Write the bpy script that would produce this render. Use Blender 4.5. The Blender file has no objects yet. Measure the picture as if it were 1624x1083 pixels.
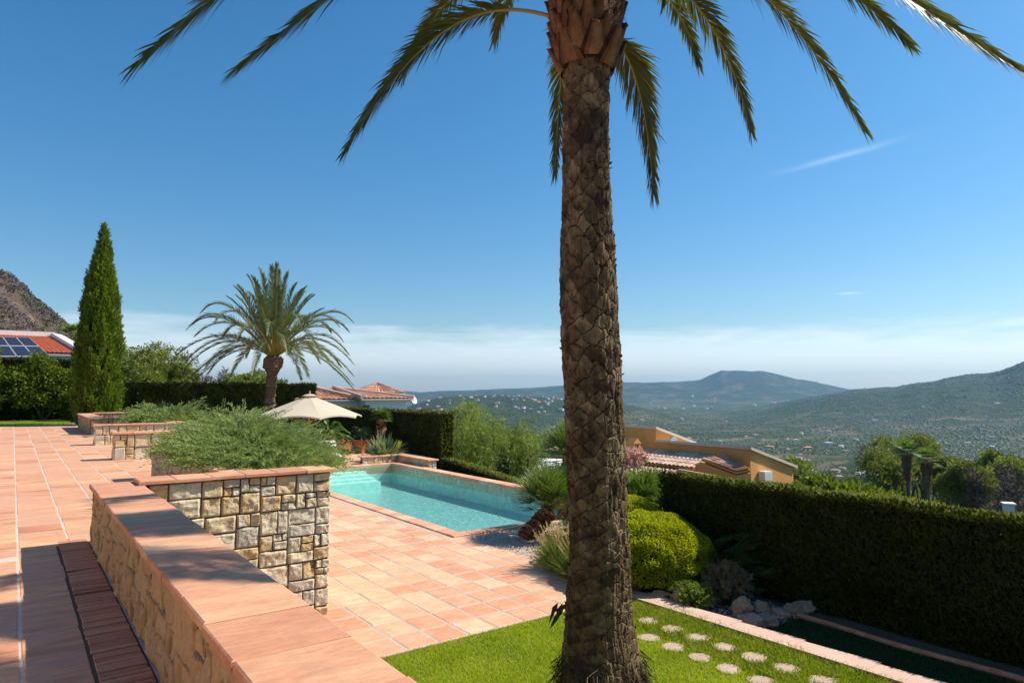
import bpy, math, random
import numpy as np
R = np.random.RandomState(7)
random.seed(7)
sc = bpy.context.scene
COL = sc.collection
rad = math.radians
# ------------------------------------------------------------------ camera geometry
F = 1083.0
PITCH = math.atan(77 / 1083.0)
YAW = math.atan(792 / 1083.0 * math.cos(PITCH))
CZ = 1.65
def ray(px, py):
    x = (px - 812.0) / F; y = -(py - 541.5) / F
    f = math.cos(PITCH) - y * math.sin(PITCH); u = math.sin(PITCH) + y * math.cos(PITCH)
    return (x * math.cos(YAW) + f * math.sin(YAW), -x * math.sin(YAW) + f * math.cos(YAW), u)
def atX(px, py, X): r = ray(px, py); t = X / r[0]; return np.array([X, r[1] * t, CZ + r[2] * t])
def atY(px, py, Y): r = ray(px, py); t = Y / r[1]; return np.array([r[0] * t, Y, CZ + r[2] * t])
def atZ(px, py, z): r = ray(px, py); t = (z - CZ) / r[2]; return np.array([r[0] * t, r[1] * t, z])
def atD(px, py, D): r = ray(px, py); t = D / math.hypot(r[0], r[1]); return np.array([r[0] * t, r[1] * t, CZ + r[2] * t])

# ------------------------------------------------------------------ helpers
def V3(*a): return np.array(a, float)
def nrm(v):
    v = np.asarray(v, float); n = np.linalg.norm(v, axis=-1, keepdims=True); n[n == 0] = 1
    return v / n
def _h(i, j, k):
    with np.errstate(over='ignore'):
        n = (i.astype(np.int64) * 374761393 + j.astype(np.int64) * 668265263 + k.astype(np.int64) * 2147483647 * 3 + 1013904223)
        n = (n ^ (n >> 13)) * 1274126177
        n = n ^ (n >> 16)
    return (n & 0xffffff).astype(float) / 0xffffff
def vnoise(P, s=1.0):
    P = np.asarray(P, float) * s
    if P.shape[-1] == 2: P = np.concatenate([P, np.zeros(P.shape[:-1] + (1,))], -1)
    I = np.floor(P).astype(np.int64); f = P - I; f = f * f * (3 - 2 * f); r = 0
    for a in (0, 1):
        for b in (0, 1):
            for c in (0, 1):
                w = (f[..., 0] if a else 1 - f[..., 0]) * (f[..., 1] if b else 1 - f[..., 1]) * (f[..., 2] if c else 1 - f[..., 2])
                r = r + w * _h(I[..., 0] + a, I[..., 1] + b, I[..., 2] + c)
    return r
def fbm(P, s=1.0, o=4):
    r = 0; a = .5; t = 0
    for i in range(o): r = r + a * vnoise(P, s * 2 ** i); t += a; a *= .5
    return r / t
def sstep(x, a, b):
    t = np.clip((x - a) / (b - a), 0, 1); return t * t * (3 - 2 * t)

class MB:
    def __init__(s): s.v = []; s.n = 0; s.q = []; s.t = []; s.qa = []; s.ta = []
    def add(s, V, F_, mat=0, rnd=None, smooth=False):
        V = np.asarray(V, float).reshape(-1, 3); F_ = np.asarray(F_, int)
        if len(F_) == 0: return
        k = len(F_)
        if rnd is None: rnd = R.rand(k)
        a = np.zeros((k, 3)); a[:, 0] = mat; a[:, 1] = rnd; a[:, 2] = 1 if smooth else 0
        if F_.shape[1] == 4: s.q.append(F_ + s.n); s.qa.append(a)
        else: s.t.append(F_ + s.n); s.ta.append(a)
        s.v.append(V); s.n += len(V)
    def box(s, lo, hi, mat=0, rnd=None, rot=0.0, c=None):
        lo = np.array(lo, float); hi = np.array(hi, float)
        V = np.array([[x, y, z] for z in (lo[2], hi[2]) for x, y in ((lo[0], lo[1]), (hi[0], lo[1]), (hi[0], hi[1]), (lo[0], hi[1]))])
        if rot:
            cc = (lo + hi) / 2 if c is None else np.array(c)
            d = V - cc; co, si = math.cos(rot), math.sin(rot)
            V = np.stack([cc[0] + d[:, 0] * co - d[:, 1] * si, cc[1] + d[:, 0] * si + d[:, 1] * co, V[:, 2]], 1)
        s.add(V, BOXF, mat, R.rand() if rnd is None else rnd)
    def tube(s, pts, r, k=8, mat=0, rnd=None, cap=True, smooth=True):
        pts = np.asarray(pts, float); n = len(pts); r = np.broadcast_to(np.asarray(r, float), (n,))
        T = nrm(np.gradient(pts, axis=0)); up = V3(0, 0, 1)
        if abs(T[0][2]) > .9: up = V3(1, 0, 0)
        S = nrm(np.cross(T, up)); U = np.cross(S, T)
        a = np.arange(k) / k * 2 * math.pi
        V = pts[:, None] + r[:, None, None] * (np.cos(a)[None, :, None] * S[:, None] + np.sin(a)[None, :, None] * U[:, None])
        s.grid(V, mat, rnd, wrap=True, smooth=smooth)
        if cap:
            for i in (0, n - 1):
                s.add(np.vstack([V[i], pts[i]]), [[j, (j + 1) % k, k] for j in range(k)], mat, rnd)
    def grid(s, V, mat=0, rnd=None, wrap=False, smooth=True):
        n, k = V.shape[:2]
        i = np.arange(n - 1)[:, None]; j = np.arange(k if wrap else k - 1)[None, :]; j2 = (j + 1) % k
        Fq = np.stack([i * k + j, i * k + j2, (i + 1) * k + j2, (i + 1) * k + j], -1).reshape(-1, 4)
        s.add(V.reshape(-1, 3), Fq, mat, rnd, smooth)
    def build(s, name, mats, parent=None, local=False, kind=None, loc=None):
        me = bpy.data.meshes.new(name)
        V = np.concatenate(s.v)
        if loc is not None: V = V - np.array(loc)
        me.vertices.add(len(V)); me.vertices.foreach_set('co', V.astype(np.float32).ravel())
        nt = sum(len(x) for x in s.t); nq = sum(len(x) for x in s.q)
        idx = []; at = []; tot = []
        if nt: idx.append(np.concatenate(s.t).ravel()); at.append(np.concatenate(s.ta)); tot.append(np.full(nt, 3))
        if nq: idx.append(np.concatenate(s.q).ravel()); at.append(np.concatenate(s.qa)); tot.append(np.full(nq, 4))
        idx = np.concatenate(idx); at = np.concatenate(at); tot = np.concatenate(tot)
        me.loops.add(len(idx)); me.loops.foreach_set('vertex_index', idx.astype(np.int32))
        me.polygons.add(len(tot))
        st = np.concatenate([[0], np.cumsum(tot)[:-1]])
        me.polygons.foreach_set('loop_start', st.astype(np.int32))
        me.polygons.foreach_set('material_index', at[:, 0].astype(np.int32))
        me.polygons.foreach_set('use_smooth', at[:, 2].astype(bool))
        for m in (mats if isinstance(mats, (list, tuple)) else [mats]): me.materials.append(m)
        me.update(calc_edges=True)
        A = me.attributes.new('rnd', 'FLOAT', 'FACE'); A.data.foreach_set('value', at[:, 1].astype(np.float32))
        o = bpy.data.objects.new(name, me); COL.objects.link(o)
        if loc is not None: o.location = loc
        if parent is not None:
            o.parent = parent
            if not local: o.location = V3(*o.location) - V3(*parent.location)
        if kind: o['kind'] = kind
        return o
BOXF = [[0, 3, 2, 1], [4, 5, 6, 7], [0, 1, 5, 4], [1, 2, 6, 5], [2, 3, 7, 6], [3, 0, 4, 7]]

def tag(o, label, cat, group=None, kind=None):
    o['label'] = label; o['category'] = cat
    if group: o['group'] = group
    if kind: o['kind'] = kind
    return o
def thing(name, label, cat, loc=(0, 0, 0), group=None, rz=0):
    o = bpy.data.objects.new(name, None); COL.objects.link(o); o.empty_display_size = .2
    o.location = loc; o.rotation_euler = (0, 0, rz)
    return tag(o, label, cat, group)
def copy_tree(o, parent=None):
    c = o.copy(); COL.objects.link(c); c.parent = parent
    for ch in list(o.children): copy_tree(ch, c)
    return c

# ---- leaf builders
def diamonds(mb, P, D, L, W, mat=0, rnd=None, N=None):
    n = len(P); L = np.broadcast_to(L, (n,))[:, None]; W = np.broadcast_to(W, (n,))[:, None]
    Sd = nrm(np.cross(D, N if N is not None else R.randn(n, 3)))
    V = np.stack([P, P + D * L * .45 + Sd * W / 2, P + D * L, P + D * L * .45 - Sd * W / 2], 1)
    mb.add(V, np.arange(4 * n).reshape(n, 4), mat, rnd)
def tris(mb, P, D, L, W, mat=0, rnd=None, N=None):
    n = len(P); L = np.broadcast_to(L, (n,))[:, None]; W = np.broadcast_to(W, (n,))[:, None]
    Sd = nrm(np.cross(D, N if N is not None else R.randn(n, 3)))
    V = np.stack([P - Sd * W / 2, P + Sd * W / 2, P + D * L], 1)
    mb.add(V, np.arange(3 * n).reshape(n, 3), mat, rnd)
def strips(mb, P, D, Sd, L, W, droop=.2, mat=0, rnd=None, fold=0.0):
    """long narrow leaflets with three bends"""
    n = len(P); L = np.broadcast_to(L, (n,))[:, None]; W = np.broadcast_to(W, (n,))[:, None]
    dr = np.broadcast_to(droop, (n,))[:, None]
    rings = []
    for s_, w in ((0, .5), (.3, 1), (.7, .75), (1, .04)):
        c = P + D * L * s_; c = c + V3(0, 0, -1) * L * dr * s_ ** 2
        rings.append(c - Sd * W * w / 2); rings.append(c + Sd * W * w / 2)
    V = np.stack(rings, 1)
    b = (np.arange(n) * 8)[:, None]
    Fq = np.concatenate([b + np.array([[0, 1, 3, 2]]), b + np.array([[2, 3, 5, 4]]), b + np.array([[4, 5, 7, 6]])])
    rr = R.rand(n) if rnd is None else np.broadcast_to(rnd, (n,))
    mb.add(V, Fq, mat, np.tile(rr, 3))
def bez(P0, P1, P2, P3, n):
    t = np.linspace(0, 1, n)[:, None]
    return (1 - t) ** 3 * P0 + 3 * (1 - t) ** 2 * t * P1 + 3 * (1 - t) * t * t * P2 + t ** 3 * P3
def frond(mb, C, nl=90, leaf=.38, w=.016, rr=.018, t0=.16, mats=(0, 1), droop=.25, vee=.35, dry=0.0, a0=56):
    """C: rachis curve points (n,3)"""
    n = len(C)
    tt = np.linspace(0, 1, n)
    mb.tube(C, rr * (1 - tt * .88), 5, mats[1], R.rand(), cap=False)
    T = nrm(np.gradient(C, axis=0))
    side = nrm(np.cross(T, V3(0, 0, 1)))
    # keep the side continuous when the rachis is near vertical
    h = C[-1] - C[0]; h[2] = 0
    ref = nrm(np.cross(nrm(h), V3(0, 0, 1)))
    side = np.where((side @ ref)[:, None] < 0, -side, side); side = nrm(side * .4 + ref * .6)
    up = nrm(np.cross(side, T)); up = np.where(up[:, 2:3] < -.2, -up, up)
    t = t0 + (1 - t0) * np.linspace(0, 1, nl) ** .92
    fi = t * (n - 1); i = np.minimum(fi.astype(int), n - 2); f = (fi - i)[:, None]
    def at(A): return A[i] * (1 - f) + A[i + 1] * f
    P = at(C); Tn = nrm(at(T)); S = nrm(at(side)); U = nrm(at(up))
    u = (t - t0) / (1 - t0)
    prof = np.clip(.35 + 2.6 * u, 0, 1) * (1 - .55 * u ** 2.2)
    for sg in (-1, 1):
        ang = np.radians(a0 - (a0 - 13) * u ** .8 + R.randn(nl) * 5)[:, None]
        v = vee * (1 + R.randn(nl) * .35)[:, None]
        D = nrm(Tn * np.cos(ang) + (S * sg + U * v) * np.sin(ang))
        Ld = leaf * prof * (1 + R.randn(nl) * .07)
        Sd = nrm(np.cross(D, U + S * sg * -.5 + R.randn(nl, 3) * .25))
        strips(mb, P, D, Sd, Ld, w * (1 + R.randn(nl) * .1), droop * (1 + R.randn(nl) * .4), mats[0],
               np.clip(R.rand(nl) * .8 + dry, 0, 1))
def fan_leaf(mb, P, D, U, Rr, n=18, w=.02, span=2.5, mats=(0, 1), pet=.3):
    D = nrm(D); U = nrm(U - D * np.dot(U, D)); S = np.cross(D, U)
    base = P + D * pet
    mb.tube(np.array([P, (P + base) / 2 + V3(0, 0, .02), base]), .006, 4, mats[1], cap=False)
    a = np.linspace(-span / 2, span / 2, n) + R.randn(n) * .03
    d = np.cos(a)[:, None] * D + np.sin(a)[:, None] * S + U * (.12 + .1 * R.rand(n))[:, None]
    d = nrm(d); L = Rr * (1 - .22 * (np.abs(a) / (span / 2)) ** 2) * (1 + R.randn(n) * .05)
    Sd = nrm(np.cross(d, U)); strips(mb, np.repeat(base[None], n, 0), d, Sd, L, w, .12 + .1 * R.rand(n), mats[0])
def blob_dirs(n, up=0.0):
    d = nrm(R.randn(n, 3)); d[:, 2] += up; return nrm(d)
def leafball(mb, c, rr, n, L, W, mat=0, clump=6.0, amp=.16, low=-.35, spread=.8, depth=.08, rnd=None):
    c = np.array(c, float); rr = np.array(rr, float)
    d = nrm(R.randn(int(n * 1.6), 3)); d = d[d[:, 2] > low][:n]
    k = 1 - amp + 2 * amp * vnoise(d * 1.0 + c, clump) - depth * R.rand(len(d)) ** 2
    P = c + d * rr * k[:, None]
    D = nrm(d * 1.0 + R.randn(len(d), 3) * spread)
    diamonds(mb, P, D, L * (.7 + .6 * R.rand(len(d))), W * (.7 + .6 * R.rand(len(d))), mat, rnd)
def crown(mb, c, rr, nclump, per, L, W, mat=0, cr=.36, flat=1.0, rc=None):
    """clumps of small leaf faces spread through an ellipsoid"""
    c = np.array(c, float); rr = np.array(rr, float)
    d = nrm(R.randn(nclump, 3)); rad_ = R.rand(nclump) ** .4
    cc = c + d * rr * (rad_ * .8)[:, None]
    tone = R.rand(nclump)
    for i in range(nclump):
        r_ = rr.mean() * cr * (.6 + .8 * R.rand())
        q = nrm(R.randn(per, 3)); q[:, 2] = np.where(q[:, 2] < -.3, -q[:, 2], q[:, 2])
        P = cc[i] + q * r_ * V3(1, 1, flat) * (.55 + .5 * R.rand(per)[:, None])
        D = nrm(q + R.randn(per, 3) * .7)
        diamonds(mb, P, D, L * (.6 + .8 * R.rand(per)), W * (.6 + .8 * R.rand(per)), mat, np.clip(tone[i] * .6 + R.rand(per) * .4, 0, 1))
    return cc
def limbs(mb, base, tips, r0, r1=.3, mat=0, k=6):
    base = np.array(base, float)
    for t in tips:
        t = np.array(t); m = base * .5 + t * .5 + R.randn(3) * np.linalg.norm(t - base) * .07
        mb.tube(bez(base, base + (m - base) * .7, m, t, 6), np.linspace(r0, r0 * r1, 6), k, mat, cap=False)

# ------------------------------------------------------------------ materials
def nt(name):
    m = bpy.data.materials.new(name); m.use_nodes = True; t = m.node_tree; t.nodes.clear(); return m, t
class NG:
    def __init__(s, t): s.t = t
    def n(s, ty, **kw):
        nd = s.t.nodes.new(ty)
        for k, v in kw.items():
            if k.startswith('i_'):
                key = k[2:]; key = int(key) if key.isdigit() else key.replace('_', ' ')
                nd.inputs[key].default_value = v
            else: setattr(nd, k, v)
        return nd
    def l(s, a, b): s.t.links.new(a, b)
def rgba(c): return (c[0], c[1], c[2], 1)
def ramp(g, cols, fac):
    r = g.n('ShaderNodeValToRGB'); e = r.color_ramp.elements
    while len(e) < len(cols): e.new(.5)
    for i, (p, c) in enumerate(cols): e[i].position = p; e[i].color = rgba(c)
    g.l(fac, r.inputs[0]); return r.outputs[0]
def noise(g, scale, detail=4, vec=None, rough=.6, dist=0):
    n = g.n('ShaderNodeTexNoise'); n.inputs['Scale'].default_value = scale; n.inputs['Detail'].default_value = detail
    n.inputs['Roughness'].default_value = rough; n.inputs['Distortion'].default_value = dist
    if vec is not None: g.l(vec, n.inputs['Vector'])
    return n.outputs['Fac']
def mathn(g, op, a, b=None, c=None):
    n = g.n('ShaderNodeMath', operation=op)
    for i, x in enumerate((a, b, c)):
        if x is None: continue
        if isinstance(x, (int, float)): n.inputs[i].default_value = x
        else: g.l(x, n.inputs[i])
    return n.outputs[0]
def mixc(g, fac, a, b, blend='MIX'):
    n = g.n('ShaderNodeMix', data_type='RGBA', blend_type=blend)
    for i, x in ((0, fac), (6, a), (7, b)):
        if isinstance(x, (int, float)): n.inputs[i].default_value = x
        elif isinstance(x, (tuple, list)): n.inputs[i].default_value = rgba(x)
        else: g.l(x, n.inputs[i])
    return n.outputs[2]
def surf(name, cols, rough=.8, nscale=8, nmix=.35, bump=.3, bscale=40, bdist=.01, spec=.3, stretch=None, fine=.25, metal=0, blotch=None):
    """cols: ramp over the per-face random plus a world noise"""
    m, t = nt(name); g = NG(t)
    out = g.n('ShaderNodeOutputMaterial'); p = g.n('ShaderNodeBsdfPrincipled')
    p.inputs['Roughness'].default_value = rough; p.inputs['Specular IOR Level'].default_value = spec; p.inputs['Metallic'].default_value = metal
    tc = g.n('ShaderNodeTexCoord'); vec = tc.outputs['Object']
    at = g.n('ShaderNodeAttribute', attribute_name='rnd')
    if stretch:
        mp = g.n('ShaderNodeMapping'); mp.inputs['Scale'].default_value = stretch; g.l(vec, mp.inputs[0])
        ofs = g.n('ShaderNodeVectorMath', operation='ADD'); g.l(mp.outputs[0], ofs.inputs[0])
        sc_ = g.n('ShaderNodeVectorMath', operation='SCALE'); sc_.inputs[0].default_value = (37, 91, 53); g.l(at.outputs['Fac'], sc_.inputs['Scale'])
        g.l(sc_.outputs[0], ofs.inputs[1]); v2 = ofs.outputs[0]
    else: v2 = vec
    n1 = noise(g, nscale, 5, v2)
    f = mathn(g, 'ADD', mathn(g, 'MULTIPLY', at.outputs['Fac'], 1 - nmix), mathn(g, 'MULTIPLY', mathn(g, 'MULTIPLY_ADD', n1, 1.8, -.4), nmix))
    c = ramp(g, cols, f)
    n2 = noise(g, nscale * 6, 6, v2, .7)
    c = mixc(g, fine, c, ramp(g, [(.3, (.25, .25, .25)), (.7, (1, 1, 1))], n2), 'MULTIPLY')
    if blotch:
        n3 = noise(g, blotch[0], 5, vec, .65)
        c = mixc(g, ramp(g, [(blotch[2], (0, 0, 0)), (blotch[3], (1, 1, 1))], n3), c, blotch[1])
    g.l(c, p.inputs['Base Color'])
    if bump:
        b = g.n('ShaderNodeBump'); b.inputs['Strength'].default_value = bump; b.inputs['Distance'].default_value = bdist
        g.l(noise(g, bscale, 6, vec, .65), b.inputs['Height']); g.l(b.outputs[0], p.inputs['Normal'])
    g.l(p.outputs[0], out.inputs[0]); return m
def leafm(name, a, b, trans=.35, tcol=None, nscale=1.5, rough=.55, spec=.25, c3=None):
    m, t = nt(name); g = NG(t)
    out = g.n('ShaderNodeOutputMaterial'); p = g.n('ShaderNodeBsdfPrincipled')
    p.inputs['Roughness'].default_value = rough; p.inputs['Specular IOR Level'].default_value = spec
    tc = g.n('ShaderNodeTexCoord'); at = g.n('ShaderNodeAttribute', attribute_name='rnd')
    n1 = noise(g, nscale, 3, tc.outputs['Object'])
    f = mathn(g, 'ADD', mathn(g, 'MULTIPLY', at.outputs['Fac'], .55), mathn(g, 'MULTIPLY', mathn(g, 'MULTIPLY_ADD', n1, 2.2, -.6), .45))
    cols = [(.1, a), (.85, b)]
    if c3: cols = [(.1, a), (.75, b), (.95, c3)]
    c = ramp(g, cols, f)
    g.l(c, p.inputs['Base Color'])
    tr = g.n('ShaderNodeBsdfTranslucent')
    tm = mixc(g, 1.0, c, tcol or (1.3, 1.35, .6), 'MULTIPLY'); g.l(tm, tr.inputs[0])
    mx = g.n('ShaderNodeMixShader'); mx.inputs[0].default_value = trans
    g.l(p.outputs[0], mx.inputs[1]); g.l(tr.outputs[0], mx.inputs[2]); g.l(mx.outputs[0], out.inputs[0]); return m
def plain(name, c, rough=.6, spec=.4, var=.12, ns=6, bump=.1, metal=0):
    c = np.array(c); return surf(name, [(0, c * (1 - var)), (1, np.minimum(c * (1 + var), 1))], rough, ns, .7, bump, 60, .004, spec, fine=.1, metal=metal)

M = {}
TERRA = [(.12, (.44, .18, .11)), (.3, (.62, .29, .17)), (.45, (.72, .41, .24)), (.55, (.62, .34, .25)), (.66, (.74, .38, .21)), (.85, (.82, .55, .31))]
M['tile'] = surf('terracotta_tile', TERRA, .7, 1.5, .55, .15, 30, .004, .35, stretch=(1, 6, 1), fine=.3)
M['tile_pool'] = surf('terracotta_pool_tile', [(0, (.56, .22, .12)), (.25, (.68, .31, .18)), (.5, (.73, .40, .25)), (.72, (.77, .49, .31)), (.88, (.79, .58, .39)), (1, (.80, .66, .50))], .7, 4.5, .5, .15, 30, .004, .3, stretch=(1, 1.6, 1), fine=.12)
M['coping'] = surf('terracotta_coping', [(.05, (.56, .25, .15)), (.4, (.66, .33, .20)), (.6, (.72, .41, .25)), (.95, (.78, .50, .32))], .78, 1.7, .6, .35, 25, .006, .25, stretch=(1, 3.2, 1), fine=.34, blotch=(2.4, (.44, .25, .17), .60, .78))
M['grout_pool'] = surf('pool_tile_grout', [(0, (.50, .36, .28)), (1, (.64, .50, .40))], .9, 3, .8, .2, 60, .003)
M['grout'] = surf('tile_grout', [(0, (.60, .48, .40)), (1, (.74, .62, .52))], .9, 3, .8, .2, 60, .003)
M['brick'] = surf('edging_brick', [(0, (.42, .19, .11)), (.5, (.58, .28, .17)), (1, (.68, .38, .25))], .85, 8, .4, .3, 60, .004)
M['joint'] = plain('dark_joint', (.10, .07, .05), .95)
M['stone'] = surf('wall_stone', [(.05, (.50, .46, .40)), (.3, (.66, .60, .48)), (.5, (.72, .64, .48)), (.68, (.66, .53, .34)), (.83, (.62, .43, .20)), (.95, (.60, .60, .57))], .85, 6, .32, .7, 26, .02, .15, fine=.35)
M['stone_warm'] = surf('wall_stone_warm', [(0, (.55, .40, .24)), (.5, (.66, .48, .28)), (.8, (.60, .40, .20)), (1, (.62, .52, .40))], .85, 5, .4, .9, 24, .03, .2, fine=.35)
M['mortar'] = surf('dry_joint', [(0, (.09, .06, .04)), (1, (.20, .145, .09))], .95, 9, .8, .5, 40, .02)
M['curb'] = surf('pink_curb', [(0, (.60, .40, .31)), (1, (.70, .50, .40))], .8, 5, .8, .2, 50, .003, fine=.15)
M['step'] = surf('stepping_disc', [(0, (.40, .30, .23)), (1, (.62, .47, .36))], .85, 6, .6, .3, 60, .004)
M['soil'] = surf('garden_soil', [(0, (.10, .07, .045)), (1, (.20, .14, .09))], .95, 2, .8, .6, 30, .02)
M['gravel'] = surf('gravel_stone', [(0, (.40, .33, .26)), (.5, (.56, .49, .41)), (1, (.70, .65, .58))], .85, 5, .3, .3, 50, .004)
M['rock'] = surf('garden_rock', [(.1, (.30, .20, .13)), (.5, (.46, .33, .22)), (.9, (.58, .48, .37))], .85, 6, .7, .8, 18, .04)
M['pebble_w'] = surf('white_pebble', [(0, (.45, .42, .38)), (1, (.75, .72, .68))], .8, 5, .3)
M['grass'] = leafm('lawn_blade', (.22, .32, .014), (.45, .53, .04), .45, nscale=1.3, tcol=(1.25, 1.2, .3), c3=(.50, .56, .08))
M['grass2'] = leafm('creeping_grass', (.14, .22, .014), (.36, .42, .04), .4, nscale=4, tcol=(1.2, 1.2, .4), c3=(.44, .42, .10))
M['grass_dark'] = leafm('shaded_turf', (.02, .06, .02), (.04, .12, .03), .2)  # darker turf with the hedge's shade put into its colour
M['lawn_soil'] = surf('lawn_soil', [(0, (.14, .19, .02)), (1, (.24, .30, .04))], .95, 3, .8)
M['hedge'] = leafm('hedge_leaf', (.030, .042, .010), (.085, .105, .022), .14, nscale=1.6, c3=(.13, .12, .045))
M['hedge_in'] = plain('hedge_inside', (.012, .016, .006), .95, .05)  # near-black solid core, painted shade inside hedges, cypresses and bushes
M['hedge_lit'] = leafm('hedge_leaf_sunlit', (.13, .15, .02), (.33, .34, .06), .3, nscale=2, c3=(.46, .40, .12))  # sunlit copy of the hedge leaf: light painted onto tops and end faces
M['juniper'] = leafm('juniper_needle', (.07, .135, .03), (.34, .44, .15), .34, (1.1, 1.1, .7), nscale=3.2, c3=(.50, .56, .28))
M['juniper_d'] = leafm('dark_juniper_needle', (.025, .07, .02), (.08, .16, .04), .25, nscale=2.2)
M['cypress'] = leafm('cypress_spray', (.04, .08, .008), (.19, .27, .02), .25, nscale=.8, c3=(.32, .38, .05))
M['palm'] = leafm('palm_leaflet', (.055, .075, .02), (.13, .15, .04), .32, (1.25, 1.2, .4), nscale=1.2, rough=.42, spec=.45, c3=(.26, .19, .06))
M['palm_far'] = leafm('palm_leaflet_grey', (.065, .095, .035), (.20, .245, .10), .25, (1.1, 1.1, .6), nscale=1.2, rough=.45, spec=.4, c3=(.42, .42, .24))
M['rachis'] = plain('palm_rachis', (.33, .27, .07), .5)
M['trunk'] = surf('palm_bark', [(0, (.035, .024, .016)), (.35, (.11, .072, .042)), (.6, (.23, .155, .088)), (.85, (.40, .30, .18))], .92, 7, .45, .8, 60, .02, .12, fine=.45, blotch=(3.2, (.055, .040, .030), .52, .66))
M['boot'] = surf('palm_leaf_base', [(.15, (.030, .014, .008)), (.5, (.17, .078, .04)), (.9, (.40, .21, .11))], .85, 9, .35, .7, 45, .015, .2, fine=.45)
M['boot2'] = surf('grey_leaf_base', [(0, (.08, .05, .03)), (.5, (.20, .13, .08)), (1, (.36, .25, .16))], .9, 9, .5, .7, 45, .015, .1, fine=.4)
M['fibre'] = surf('palm_fibre', [(0, (.06, .03, .015)), (1, (.24, .13, .06))], .95, 18, .6)
M['bark'] = surf('tree_bark', [(0, (.09, .065, .045)), (1, (.24, .19, .14))], .95, 6, .7, .7, 30, .03)
M['cycad'] = leafm('cycad_leaf', (.04, .10, .015), (.13, .24, .03), .3, rough=.35, spec=.5)
M['strap'] = leafm('strap_leaf', (.09, .13, .06), (.24, .30, .15), .3, rough=.4, spec=.5)
M['yellow_leaf'] = leafm('yellow_leaf', (.55, .50, .03), (.7, .6, .05), .4)
M['fan'] = leafm('fan_palm_leaf', (.05, .10, .02), (.15, .23, .05), .35, rough=.45, spec=.4, c3=(.32, .33, .12))
M['lime'] = leafm('lime_bush_leaf', (.18, .26, .008), (.46, .52, .018), .4, (1.25, 1.15, .3), nscale=3, c3=(.62, .60, .04))
M['gold'] = leafm('golden_leaf', (.40, .34, .02), (.65, .50, .03), .4)
M['brown_leaf'] = leafm('dry_lavender_leaf', (.15, .13, .07), (.28, .24, .15), .3, c3=(.32, .24, .30))
M['oat'] = leafm('grass_plume', (.45, .33, .20), (.65, .52, .34), .35)
M['skirt'] = leafm('dry_palm_skirt', (.14, .09, .05), (.30, .20, .12), .2)
M['tuft'] = leafm('tuft_blade', (.10, .17, .03), (.26, .32, .08), .35)
M['pepper'] = leafm('pepper_tree_leaf', (.09, .13, .025), (.32, .38, .09), .4, nscale=.9, c3=(.46, .50, .18))
M['pine'] = leafm('pine_needle', (.075, .10, .022), (.25, .28, .055), .3, nscale=.5, c3=(.36, .36, .09))
M['pine_d'] = leafm('dark_pine_needle', (.030, .052, .014), (.11, .145, .03), .25, nscale=.5)
M['bush'] = leafm('glossy_bush_leaf', (.05, .09, .008), (.17, .22, .02), .35, nscale=2, c3=(.36, .40, .05))
M['dead'] = plain('burnt_twig', (.125, .098, .092), .95)
M['wood'] = surf('teak', [(0, (.36, .19, .07)), (1, (.50, .29, .12))], .55, 5, .7, .2, 40, .004, stretch=(6, 6, .6))
M['canvas'] = leafm('canvas', (.62, .55, .45), (.70, .62, .51), .28, (1.1, .95, .7), rough=.9, spec=.05)
M['wicker'] = surf('wicker', [(0, (.40, .24, .10)), (1, (.60, .40, .20))], .7, 20, .5, .6, 120, .01)
M['cushion'] = plain('white_cushion', (.80, .79, .76), .9, .1, .05)
M['pot'] = plain('terracotta_pot', (.52, .20, .10), .75, .2)
M['edge'] = plain('pale_roof_edge', (.66, .56, .48), .9, .1, .12, 3)
M['cream'] = plain('cream_render', (.74, .58, .40), .9, .1, .05, 1.5)
M['white'] = plain('white_render', (.80, .79, .78), .9, .1, .05, 1.5)
M['ochre'] = surf('ochre_render', [(0, (.66, .31, .095)), (1, (.76, .39, .14))], .92, 1.2, .8, .3, 12, .02, .1, fine=.12)
M['rtile'] = surf('roof_tile', [(0, (.34, .14, .08)), (.35, (.50, .24, .15)), (.7, (.62, .36, .25)), (1, (.70, .50, .40))], .85, 3, .25, .2, 20, .01, .2, fine=.2)
M['rtile_pale'] = surf('pale_roof_tile', [(0, (.44, .26, .18)), (.35, (.62, .42, .31)), (.7, (.72, .52, .40)), (1, (.78, .64, .54))], .85, 3, .25, .2, 20, .01, .2, fine=.2)
M['rtile_red'] = surf('red_roof_tile', [(0, (.52, .13, .06)), (1, (.66, .21, .11))], .8, 3, .3, .2, 20, .01, .2, fine=.15)
M['solar'] = plain('solar_cell', (.018, .026, .050), .55, .25, .15, 2, 0)
M['alu'] = plain('aluminium', (.62, .63, .65), .4, .5, .05, 2, 0)
M['metal_w'] = plain('white_metal', (.74, .75, .74), .5)
M['dark'] = plain('dark_opening', (.02, .02, .02), .4)
M['glass'] = plain('window_glass', (.03, .045, .055), .1, .8, .1, 2, 0)
M['fruit'] = leafm('bougainvillea', (.50, .25, .33), (.75, .50, .55), .4)
M['pooltile'] = surf('pool_plaster', [(.25, (.40, .84, .78)), (.6, (.54, .92, .86)), (.8, (.66, .95, .90))], .6, 6, .85, .1, 30, .004, fine=.15)
M['waterline'] = surf('waterline_tile', [(0, (.50, .40, .25)), (1, (.62, .52, .34))], .5, 6, .5)

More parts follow.
